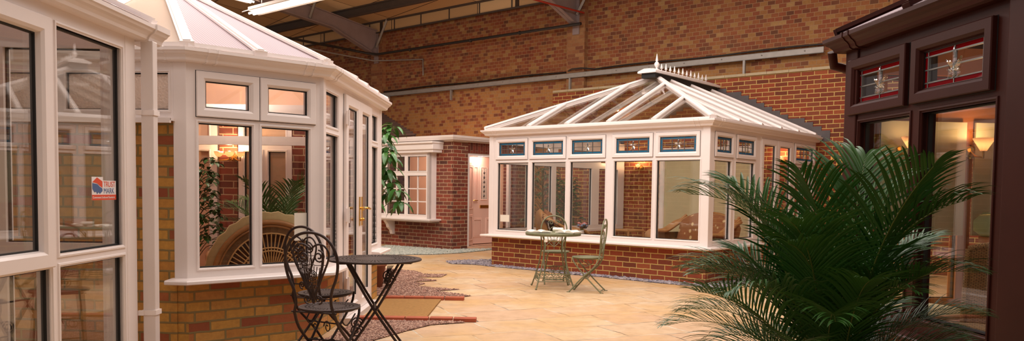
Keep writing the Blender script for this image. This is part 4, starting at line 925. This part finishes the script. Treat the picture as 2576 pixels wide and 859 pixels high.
for s_ in (-1, 1):
    mb.tube(spiral((.1, .56), .045, 2, 0, 1, lambda a, b, s_=s_: (a, s_*.15, b)), .005, 5); mb.tube(spiral((-.13, .2), .05, 2, 0, 1, lambda a, b, s_=s_: (a, s_*.16, b)), .005, 5)
    for k in range(5): mb.tube(smooth([(.06+.01*k, s_*.15, .50), (.09, s_*(.15+.006*k), .56), (.14-.01*k, s_*.15, .64)], 3), .004, 4)
mb.build('stretcher', M['iron'], T)
put(T, -1.09, 5.72, 12)

T = thing('bistro_table', 'small round weathered green iron table holding open brochures', 'table', (0, 0, 0))
mb = MB(); disc(mb, .345, .69, .008, 14, 60); mb.lathe([(.345, .665), (.35, .67), (.35, .70), (.342, .705)], (0, 0, 0), 40); mb.build('tabletop', M['verdigris'], T)
for sx in (-1, 1):
    for sy in (-1, 1):
        mb = MB(); mb.tube(smooth([(sx*.14, sy*.14, .68), (sx*.13, sy*.13, .50), (sx*.16, sy*.16, .28), (sx*.235, sy*.235, .01)], 5), .009, 7); mb.blob((sx*.238, sy*.238, .012), .014); mb.build('leg', M['verdigris'], T)
mb = MB()
for ax in (0, 1):
    for sg in (-1, 1):
        def PP(a, z, ax=ax, sg=sg): 
            k = .20+(.17-z)*.14
            return (a, sg*k, z) if ax == 0 else (sg*k, a, z)
        mb.tube([PP(-.20, .19), PP(.20, .19)], .006, 5); mb.tube([PP(-.205, .10), PP(.205, .10)], .006, 5)
        for c in (-.13, -.045, .045, .13): mb.tube(spiral((c, .145), .036, 1.3, 1.57, 1 if c > 0 else -1, lambda a, b: PP(a, b)), .004, 5)
mb.build('scroll_stretcher', M['verdigris'], T)
mb = MB(); mb.box(-.16, -.12, -.355, -.35, .60, .63); mb.build('price_tag', M['paper'], T)
put(T, .375, 9.82, 6)
def booklet(label, x, y, rot, w_, l_, h_, cover='print', curl=False, grp=None):
    T = thing('brochure', label, 'brochure', (0, 0, 0), grp)
    for s_ in (-1, 1):
        mb = MB(); n_ = 8; rows = []
        for i in range(n_+1):
            q = i/n_; zz = h_*(math.sin(math.pi*min(1, q*1.2))**.7 if q < .83 else .35)+.004
            if curl: zz = .02+.022*math.sin(q*math.pi)
            rows.append([(s_*q*w_, -l_/2, zz), (s_*q*w_, l_/2, zz)])
        mb.grid(rows, 0, True); mb.grid([[(a[0], a[1], .0015) for a in r_] for r_ in rows], 1); 
        for k in (0, 1): mb.grid([[r_[k], (r_[k][0], r_[k][1], .0015)] for r_ in rows], 0, False)
        mb.grid([[rows[-1][0], rows[-1][1]], [(rows[-1][0][0], -l_/2, .0015), (rows[-1][0][0], l_/2, .0015)]], 0, False); mb.build('pages', [M['paper'], M[cover]], T)
    T.location = (x, y, .7055); T.rotation_euler = (0, 0, R(rot)); return T
booklet('open brochure with pale pages lying on the left of the green table', .19, 9.80, 12, .14, .26, .022)
booklet('open catalogue with a dark cover on the right of the green table', .56, 9.72, -30, .13, .22, .03)
mb = MB(); mb.tube([(.38, 9.92, .735), (.50, 9.86, .735)], .026, 12); mb.tube([(.40, 9.95, .735), (.52, 9.89, .735)], .0, 4); tag(mb.build('rolled_leaflet', M['paper']), 'white rolled leaflet resting in the middle of the green table', 'leaflet')

# ------------------------------------------------------------------ palms and plants
def frond_mesh(rnd, length, n_leaf, ll, droop, lw=.011, curve=.6):
    """one arching frond along +X from origin, up = Z"""
    mb = MB(); n = 14; pts = []; a = R(78); x = z = 0
    for i in range(n+1):
        pts.append(Vector((x, 0, z))); s = i/n; ang = a-(curve*1.9)*s**1.5; x += math.cos(ang)*length/n; z += math.sin(ang)*length/n
    mb.tube(pts, [.006*(1-.8*i/n) for i in range(n+1)], 5, False, 1)
    for k in range(n_leaf):
        s = .26+.74*(k/(n_leaf-1)); f = s*n; i = min(n-1, int(f)); p = pts[i].lerp(pts[i+1], f-i); tdir = (pts[i+1]-pts[i]).normalized()
        for sg in (-1, 1):
            L_ = ll*(math.sin(math.pi*min(.97, .18+.80*(s-.26)/.74))**.6)*rnd.uniform(.85, 1.1)
            nrm = tdir.cross(Vector((0, 1, 0))).normalized(); nrm = nrm if nrm.z > 0 else -nrm
            d = (tdir*(.55+.5*s)+Vector((0, sg, 0))*(.95-.45*s)+nrm*.35+Vector((rnd.uniform(-.08, .08), rnd.uniform(-.08, .08), 0))).normalized()
            q = p.copy(); rows = []; m_ = 6; dd_ = d.copy()
            for j in range(m_+1):
                w_ = lw*(math.sin(math.pi*(.10+.9*j/m_))**.7 if j < m_ else .02)
                side = dd_.cross(nrm).normalized()
                rows.append([q-side*w_+nrm*w_*.35, q, q+side*w_+nrm*w_*.35]); q = q+dd_*L_/m_; dd_ = (dd_+Vector((0, 0, -droop*(j+1)/m_*.42))).normalized()
            mb.grid(rows, 0, True)
    return mb
def palm(label, x, y, n, seed, lmin, lmax, ll, lw, base_r, z0, pot=True, tilt=(8, 62), mats=('leaf', 'stem'), az_rng=(0, 360), droop=.55, cat='palm', n_leaf=26, mat_pot='pot', clip=False):
    rnd = random.Random(seed); T = thing('potted_palm', label, cat, (0, 0, 0))
    protos = []
    for v in range(6): protos.append(frond_mesh(random.Random(seed*10+v), 1.0, n_leaf, ll, droop*rnd.uniform(.7, 1.2), lw, .42+.1*v).build('frond', [M[mats[0]], M[mats[1]]], T))
    for k in range(n):
        o = protos[k] if k < 6 else protos[k % 6].copy()
        if k >= 6: scn.collection.objects.link(o)
        az = az_rng[0]+(az_rng[1]-az_rng[0])*((k*.618) % 1)+rnd.uniform(-12, 12)
        q = (k+.5)/n; tl = tilt[0]+(tilt[1]-tilt[0])*q**1.0+rnd.uniform(-6, 6)
        s = (lmax-(lmax-lmin)*q)*rnd.uniform(.88, 1.08)
        if clip and tl > 45: s *= .88
        if clip and math.cos(R(az)) > .1: s *= .90-.28*max(0, math.cos(R(az)))*min(1, max(0, tl)/45)
        b_ = rnd.uniform(0, base_r); aa = R(az+rnd.uniform(-40, 40))
        rot = Matrix.Rotation(R(az), 4, 'Z') @ Matrix.Rotation(R(tl-12), 4, 'Y')@Matrix.Rotation(R(rnd.uniform(-25, 25)), 4, 'Z')
        o.matrix_local = Matrix.Translation((b_*math.cos(aa), b_*math.sin(aa), z0+rnd.uniform(-.05, .05))) @ rot @ Matrix.Diagonal((s, s, s, 1))
    mb = MB()
    for k in range(14):
        a = rnd.uniform(0, 6.28); r_ = rnd.uniform(0, base_r); mb.tube([(r_*math.cos(a), r_*math.sin(a), max(.0, z0-.32)), (r_*1.1*math.cos(a), r_*1.1*math.sin(a), z0+.12)], .009, 6)
    mb.build('cane_stems', M['stem'], T)
    if pot:
        h = max(.12, z0-.2); mb = MB(); mb.lathe([(.0, 0), (.13, 0), (.18, h*.92), (.195, h*.92), (.195, h), (.175, h), (.17, h-.03)], (0, 0, 0), 28); mb.build('pot', M[mat_pot], T)
        mb = MB(); mb.lathe([(.172, h-.03), (.08, h-.015), (.0, h-.012)], (0, 0, 0), 16); mb.build('soil', M['soil'], T)
    T.location = (x, y, 0); return T
palm('large bushy potted palm in the right foreground, before the dark brown conservatory', 1.31, 3.28, 66, 3, .46, 1.06, .36, .0062, .11, .42, tilt=(-4, 82), n_leaf=36, droop=.75, clip=True)

def leafy(label, name, x, y, h, seed, spread, nb, leaf, mats, trunk_h, drop, lw, cat='plant', z_pot=.3, cluster=7):
    rnd = random.Random(seed); T = thing(name, label, cat, (0, 0, 0))
    mb = MB(); mb.tube(smooth([(0, 0, z_pot*.8), (.02, .01, h*.4), (-.01, .02, h*.75), (0, 0, h*.95)], 5), .014, 7); mb.build('trunk', M['bark'], T)
    fol = MB(); br = MB()
    for k in range(nb):
        z = trunk_h+(h-trunk_h)*(k+.5)/nb; a = k*2.4+rnd.uniform(-.3, .3); r_ = spread*rnd.uniform(.6, 1)*(1.15-.5*(z/h)); tip = Vector((r_*math.cos(a), r_*math.sin(a), z+.08))
        br.tube(smooth([(0, 0, z-.12), tip*.6+Vector((0, 0, .02+z*.4)) if False else (tip.x*.5, tip.y*.5, z+.06), tip], 4), .004, 5)
        for j in range(cluster):
            b_ = a+(j-(cluster-1)/2)*6.283/cluster+rnd.uniform(-.2, .2) if cluster > 3 else a+rnd.uniform(-1.4, 1.4)
            L_ = leaf*rnd.uniform(.7, 1.1); d = Vector((math.cos(b_), math.sin(b_), rnd.uniform(-.2, .25))); q = tip+Vector((rnd.uniform(-.02, .02), rnd.uniform(-.02, .02), rnd.uniform(-.05, .03))); rows = []
            for i in range(6):
                w_ = lw*leaf*(math.sin(math.pi*(.08+.92*i/5))**.8 if i < 5 else .02); side = d.cross(Vector((0, 0, 1)))
                side = side.normalized() if side.length > .01 else Vector((1, 0, 0)); nn = side.cross(d).normalized()
                rows.append([q-side*w_+nn*w_*.3, q, q+side*w_+nn*w_*.3]); q = q+d.normalized()*L_/5; d = d+Vector((0, 0, -drop*.3))
            fol.grid(rows, 0, True)
    br.build('branches', M[mats[1]], T); fol.build('foliage', M[mats[0]], T)
    mb = MB(); mb.lathe([(0, 0), (.12, 0), (.16, z_pot*.9), (.175, z_pot*.9), (.175, z_pot), (.155, z_pot), (.15, z_pot-.03), (0, z_pot-.02)], (0, 0, 0), 24); mb.build('pot', M['pot'], T)
    T.location = (x, y, 0); return T
leafy('tall umbrella plant with drooping glossy leaves beside the bow window', 'umbrella_plant', -1.86, 9.6, 1.95, 8, .40, 30, .25, ('leaf2', 'stem'), .95, 1.5, .13)
leafy('weeping fig outside the left glazing of the hipped conservatory, seen through its panes', 'weeping_fig', .36, 14.9, 1.75, 9, .42, 60, .11, ('ficus', 'bark'), .5, .9, .2)
leafy('dense dark bush seen through the second and third front panes of the hipped conservatory', 'bush', .80, 15.5, 1.40, 12, .40, 90, .12, ('leaf2', 'bark'), .35, .4, .25)
leafy('leafy fig at the left behind the bay window panes, beside the fan-backed wicker chair', 'weeping_fig', -3.28, 7.75, 1.45, 14, .32, 60, .10, ('leaf', 'bark'), .55, 1.0, .2)
palm('green palm inside the bay room, behind the right half of the fan-backed chair', -2.45, 7.85, 26, 21, .6, 1.0, .26, .008, .05, .55, tilt=(5, 75), n_leaf=20)

# ------------------------------------------------------------------ wicker furniture
def fan_chair(x, y, az):
    T = thing('wicker_chair', 'fan-backed wicker chair with cream cushion seen from behind through the bay window', 'chair', (0, 0, 0))
    # faces +X, fan back at x = -.2
    def P(a, r_, dx=0): return (-.22-.10*(r_)+dx, r_*math.cos(a), .42+r_*math.sin(a)*1.08)
    mb = MB()
    for k in range(29): a = R(8+164*k/28); mb.tube([P(a, .08), P(a, .375)], .0055, 6)
    for r_ in (.235, .26, .375): mb.tube([P(R(4+172*k/24), r_) for k in range(25)], .007, 6)
    mb.build('fan_ribs', M['cane'], T)
    mb = MB()
    for k in range(24):
        a, b = R(8+164*k/24), R(8+164*(k+1)/24); mb.face([P(a, .37, .004), P(b, .37, .004), P(b, .46, .004), P(a, .46, .004)]); mb.face([P(a, .37, .012), P(b, .37, .012), P(b, .46, .012), P(a, .46, .012)])
        mb.face([P(a, .10, .004), P(b, .10, .004), P(b, .19, .004), P(a, .19, .004)])
        mb.face([P(a, .0, .03), P(b, .0, .03), P(b, .45, .03), P(a, .45, .03)], 1)  # dark sheet standing in for the darkness seen between the ribs
    mb.build('woven_panel_and_rib_dark', [M['wicker_dark'], M['ribdark']], T)
    mb = MB(); mb.tube([P(R(-6+192*k/30), .465) for k in range(31)], .022, 8); mb.tube([P(R(-2+184*k/30), .435) for k in range(31)], .011, 6); mb.build('back_rim', M['rattan'], T)
    mb = MB(); n = 28; rows = []
    for i in range(n+1):
        a = R(2+176*i/n); sc = 1+.035*abs(math.sin(i*math.pi/2.3)); rows.append([P(a, .0, .06), P(a, .25*sc, .13), P(a, .44*sc, .12), P(a, .535*sc, .06), P(a, .53*sc, .02), P(a, .44, .05), P(a, .0, .05)])
    mb.grid(rows, 0, True); mb.build('back_cushion', M['cushion'], T)
    mb = MB(); mb.lathe([(0, .28), (.34, .28), (.40, .32), (.40, .38), (.35, .41), (0, .41)], (.08, 0, 0), 28); mb.build('seat', M['wicker_dark'], T)
    mb = MB(); mb.lathe([(0, .41), (.35, .41), (.38, .45), (.34, .50), (0, .51)], (.08, 0, 0), 28); mb.build('seat_cushion', M['cushion'], T)
    for s_ in (-1, 1): mb = MB(); mb.tube(smooth([P(R(4) if s_ > 0 else R(176), .46), (.05, s_*.5, .62), (.32, s_*.44, .58), (.38, s_*.36, .36)], 5), .03, 8); mb.build('arm', M['rattan'], T)
    mb = MB(); mb.lathe([(.30, .0), (.26, .12), (.24, .2), (.34, .29)], (.05, 0, 0), 26); mb.build('woven_base', M['wicker_dark'], T)
    return put(T, x, y, az)
fan_chair(-2.26, 6.92, 112)
def wicker_seat(label, cat, wd, cush, name='wicker_armchair'):
    T = thing(name, label, cat, (0, 0, 0)); n = 20; h = wd/2
    # faces +X; scrolled arms of bundled cane
    mb = MB(); mb.box(-.30, .34, -h, h, .10, .36); mb.build('seat_base', M['wicker_dark'], T, .03)
    mb = MB(); mb.box(-.26, .36, -h+.04, h-.04, .36, .48); mb.build('seat_cushion', M[cush], T, .05)
    mb = MB(); rows = []
    for i in range(n+1):
        y = -h+2*h*i/n; z = .70+.20*math.sin(math.pi*i/n)**.5; rows.append([(-.27, y, .36), (-.36, y, z*.75), (-.40, y, z), (-.36, y, z+.03), (-.32, y, z), (-.24, y, z*.7), (-.20, y, .36)])
    mb.grid(rows, 0, True); mb.face([r_ for r_ in rows[0]]); mb.face(rows[-1][::-1]); mb.build('backrest', M['rattan'], T)
    mb = MB(); rows = []
    for i in range(n+1):
        y = (-h+.06)+(2*h-.12)*i/n; z = .72+.15*math.sin(math.pi*i/n)**.5; rows.append([(-.24, y, .46), (-.30, y, z), (-.27, y, z+.05), (-.18, y, z), (-.12, y, .46)])
    mb.grid(rows, 0, True); mb.build('back_cushion', M[cush], T)
    for s_ in (-1, 1):
        mb = MB()
        for k in range(5):
            o = (k-2)*.036; mb.tube(smooth([(-.36, s_*(h+o*.6), .86-abs(o)), (-.20, s_*(h+.03+o), .74), (.05, s_*(h+.06+o), .62-.3*abs(o)), (.28, s_*(h+.07+o), .60), (.39, s_*(h+.05+o), .48), (.36, s_*(h+o), .32), (.32, s_*(h+o*.5), .12)], 5), .024, 7)
        mb.build('arm', M['rattan'], T)
        mb = MB(); mb.box(-.30, .34, s_*(h+.04)-.02, s_*(h+.04)+.02, .10, .58); mb.build('arm_panel', M['wicker_dark'], T)
    for sx in (-.28, .30):
        for s_ in (-1, 1): mb = MB(); mb.tube([(sx, s_*(h-.03), 0), (sx, s_*(h-.03), .14)], .025, 8); mb.build('leg', M['rattan'], T)
    return T
def cp(a, b): p = CP(a, b, 0); return p.x, p.y
hd = lambda v: math.degrees(math.atan2(v.y, v.x))
put(wicker_seat('wide wicker sofa with brown leaf-print cushions behind the rightmost front pane', 'sofa', 1.25, 'leafprint', 'wicker_sofa'), 2.66, 12.2, 207)
put(wicker_seat('wicker armchair with leaf-print cushion behind the second front pane', 'chair', .62, 'leafprint'), *cp(3.0, .80), 8)
def side_table(label, x, y, az, w_=.5, h_=.42):
    T = thing('wicker_side_table', label, 'table', (0, 0, 0))
    mb = MB(); mb.box(-w_/2, w_/2, -w_/2, w_/2, h_-.03, h_); mb.build('tabletop', M['wicker'], T, .01)
    mb = MB(); mb.ring(Fr((0, 0), 90, 1), 0, 0, 0, 0, [(0, 0)]) if False else None
    for a, b in (((-1, -1), (1, -1)), ((1, -1), (1, 1)), ((1, 1), (-1, 1)), ((-1, 1), (-1, -1))): mb.tube([(a[0]*w_/2, a[1]*w_/2, h_-.02), (b[0]*w_/2, b[1]*w_/2, h_-.02)], .02, 7); mb.tube([(a[0]*w_/2, a[1]*w_/2, .12), (b[0]*w_/2, b[1]*w_/2, .12)], .012, 7)
    mb.build('rim', M['rattan'], T)
    for sx in (-1, 1):
        for s_ in (-1, 1): mb = MB(); mb.tube([(sx*w_*.52, s_*w_*.52, 0), (sx*w_*.48, s_*w_*.48, h_)], .02, 7); mb.build('leg', M['rattan'], T)
    put(T, x, y, az); return T
side_table('low woven side table behind the fourth front pane, left of the wicker sofa', *cp(2.12, 1.42), 40, .36, .62)
vx, vy = cp(2.42, .55)
side_table('small wicker table holding a vase of pink flowers behind the third front pane', vx, vy, 39.7, .32, .50)
T = thing('flower_vase', 'small vase of pink and grey-blue flowers on the small wicker table', 'vase', (0, 0, 0))
mb = MB(); mb.lathe([(0, 0), (.04, 0), (.055, .04), (.035, .09), (.045, .11), (.035, .108)], (0, 0, 0), 16); mb.build('vase', M['white2'], T)
rnd = random.Random(4)
for k in range(14):
    a, r_, z = rnd.uniform(0, 6.28), rnd.uniform(.02, .09), rnd.uniform(.13, .22); q = (r_*math.cos(a), r_*math.sin(a), z)
    mb = MB(); mb.tube([(0, 0, .08), q], .003, 4, False, 1); mb.blob(q, rnd.uniform(.025, .035), 0, 7, 5, (1, 1, .7)); mb.build('flower', [M['pinkflower' if k % 2 else 'blueflower'], M['stem']], T)
T.location = (vx, vy, .505)
p0 = CP(1.95, 3.70, .0); p1 = CP(2.12, 3.90, 1.45)
mb = MB(); mb.tube([p0, p1], .011, 8); mb.blob(p1, .02); tag(mb.build('window_pole', M['brass']), 'brass window-opening pole leaning on the brick wall inside the hipped conservatory', 'pole')
# blind doors on the conservatory's back wall
T = thing('patio_door', 'white-framed patio door with pale blind in the back wall of the hipped conservatory', 'door', pb(1.9, .02, 0))
for a, b in ((.95, 1.93), (1.93, 2.98)):
    mb = MB(); mb.ring(pb, a, b, .05, 2.08, [(0, 0), (0, .05), (.01, .06), (.085, .06), (.10, .04), (.10, 0)]); q = mb.build('door_frame', M['white'], T)
    mb = MB(); mb.fbox(pb, a+.1, b-.1, .005, .02, .15, 1.98); mb.build('blind', M['blind'], q)

# brown conservatory interior
dI = lambda u, w_: ((DF(u, -w_, 0)).x, (DF(u, -w_, 0)).y)
T = thing('woven_chair', 'high-backed woven cane dining chair inside the dark brown conservatory', 'chair', (0, 0, 0))
mb = MB(); rows = [[(-.20-.05*q*q, -.23+.46*i/8, .05+.90*q+.03*math.sin(math.pi*i/8)*q) for i in range(9)] for q in [k/10 for k in range(11)]]
mb.grid(rows, 0, True); mb.grid([[(x-.035, y, z) for x, y, z in r_] for r_ in rows], 0, True); mb.tube([rows[-1][i] for i in range(9)], .022, 7); mb.tube([r_[0] for r_ in rows], .02, 7); mb.tube([r_[-1] for r_ in rows], .02, 7); mb.build('backrest', M['wicker'], T)
mb = MB(); mb.box(-.2, .24, -.23, .23, .40, .46); mb.build('seat', M['wicker'], T, .02)
for sx in (-.2, .21):
    for s_ in (-1, 1): mb = MB(); mb.tube([(sx, s_*.2, 0), (sx, s_*.2, .42)], .02, 7); mb.build('leg', M['rattan'], T)
put(T, 2.57, 4.24, 82)
T = thing('dining_table', 'round pale-topped cane table inside the dark brown conservatory, below the windows', 'table', (0, 0, 0))
mb = MB(); mb.lathe([(0, .52), (.25, .52), (.27, .53), (.27, .55), (.25, .56), (0, .56)], (0, 0, 0), 36); mb.build('tabletop', M['blind'], T)
mb = MB(); mb.lathe([(.14, 0), (.15, .10), (.11, .30), (.14, .52)], (0, 0, 0), 26); mb.build('woven_base', M['rattan'], T)
put(T, 2.34, 4.62, 0)
T = thing('cushion_stool', 'pale green drum cushion stool beside the far windows of the brown conservatory', 'stool', (0, 0, 0))
mb = MB(); mb.lathe([(0, .98), (.12, .98), (.17, 1.02), (.17, 1.08), (.12, 1.13), (0, 1.14)], (0, 0, 0), 20); mb.build('cushion', M['greencush'], T)
mb = MB()
for k in range(4): a = k*1.57+.4; mb.tube([(.14*math.cos(a), .14*math.sin(a), 0), (.12*math.cos(a), .12*math.sin(a), .98)], .013, 6)
mb.lathe([(0, .95), (.14, .95), (.14, .985), (0, .985)], (0, 0, 0), 18); mb.build('stool_frame', M['orangewood'], T)
put(T, 2.86, 4.62, 0)
wall_lamp(DE(.30, -.10, 1.50), -DE.w, 'flared wall lamp at the left inside the brown conservatory, its bulb faint', 1, power=.6, shade=True)
wall_lamp(DE(.72+.04, -.10, 1.50), -DE.w, 'bright wall lamp at the right inside the brown conservatory', 1, power=2.5, shade=True)

# bamboo furniture between the hipped and the brown conservatories
T = thing('bamboo_screen', 'folding bamboo screen leaning by the brick wall behind the palm', 'screen', (0, 0, 0))
for k in range(3):
    mb = MB(); x0 = k*.36; y0 = .06*(k % 2); y1 = .06*((k+1) % 2)
    for zz in (.12, .95, 1.72): mb.tube([(x0, y0, zz), (x0+.34, y1, zz)], .016, 7)
    for q in (0, .34): mb.tube([(x0+q, y0+(y1-y0)*q/.34, 0), (x0+q, y0+(y1-y0)*q/.34, 1.80)], .02, 8)
    for j in range(1, 5): q = j*.068; mb.tube([(x0+q, y0+(y1-y0)*q/.34, .12), (x0+q, y0+(y1-y0)*q/.34, 1.72)], .008, 6)
    mb.build('bamboo_panel', M['bamboo'], T)
T.location = (4.40, 11.2, 0); T.rotation_euler = (0, 0, R(-50))
T = thing('bamboo_chair', 'bamboo tub chair half hidden behind the palm leaves', 'chair', (0, 0, 0))
mb = MB(); mb.tube([(.34*math.cos(a), .34*math.sin(a), .72) for a in [R(-125+250*k/20)+math.pi for k in range(21)]], .024, 8); mb.tube([(.32*math.cos(a), .32*math.sin(a), .40) for a in [k*2*math.pi/24 for k in range(24)]], .022, 8, True)
for k in range(9): a = R(-120+30*k)+math.pi; mb.tube([(.33*math.cos(a), .33*math.sin(a), .40), (.34*math.cos(a), .34*math.sin(a), .72)], .012, 6)
mb.build('bamboo_frame', M['bamboo'], T)
mb = MB(); mb.lathe([(0, .38), (.30, .38), (.33, .42), (.29, .47), (0, .48)], (0, 0, 0), 24); mb.build('seat_cushion', M['cushion'], T)
for k in range(4): a = R(45+90*k); mb = MB(); mb.tube([(.27*math.cos(a), .27*math.sin(a), 0), (.29*math.cos(a), .29*math.sin(a), .40)], .02, 8); mb.build('leg', M['bamboo'], T)
put(T, 3.30, 9.05, -120)
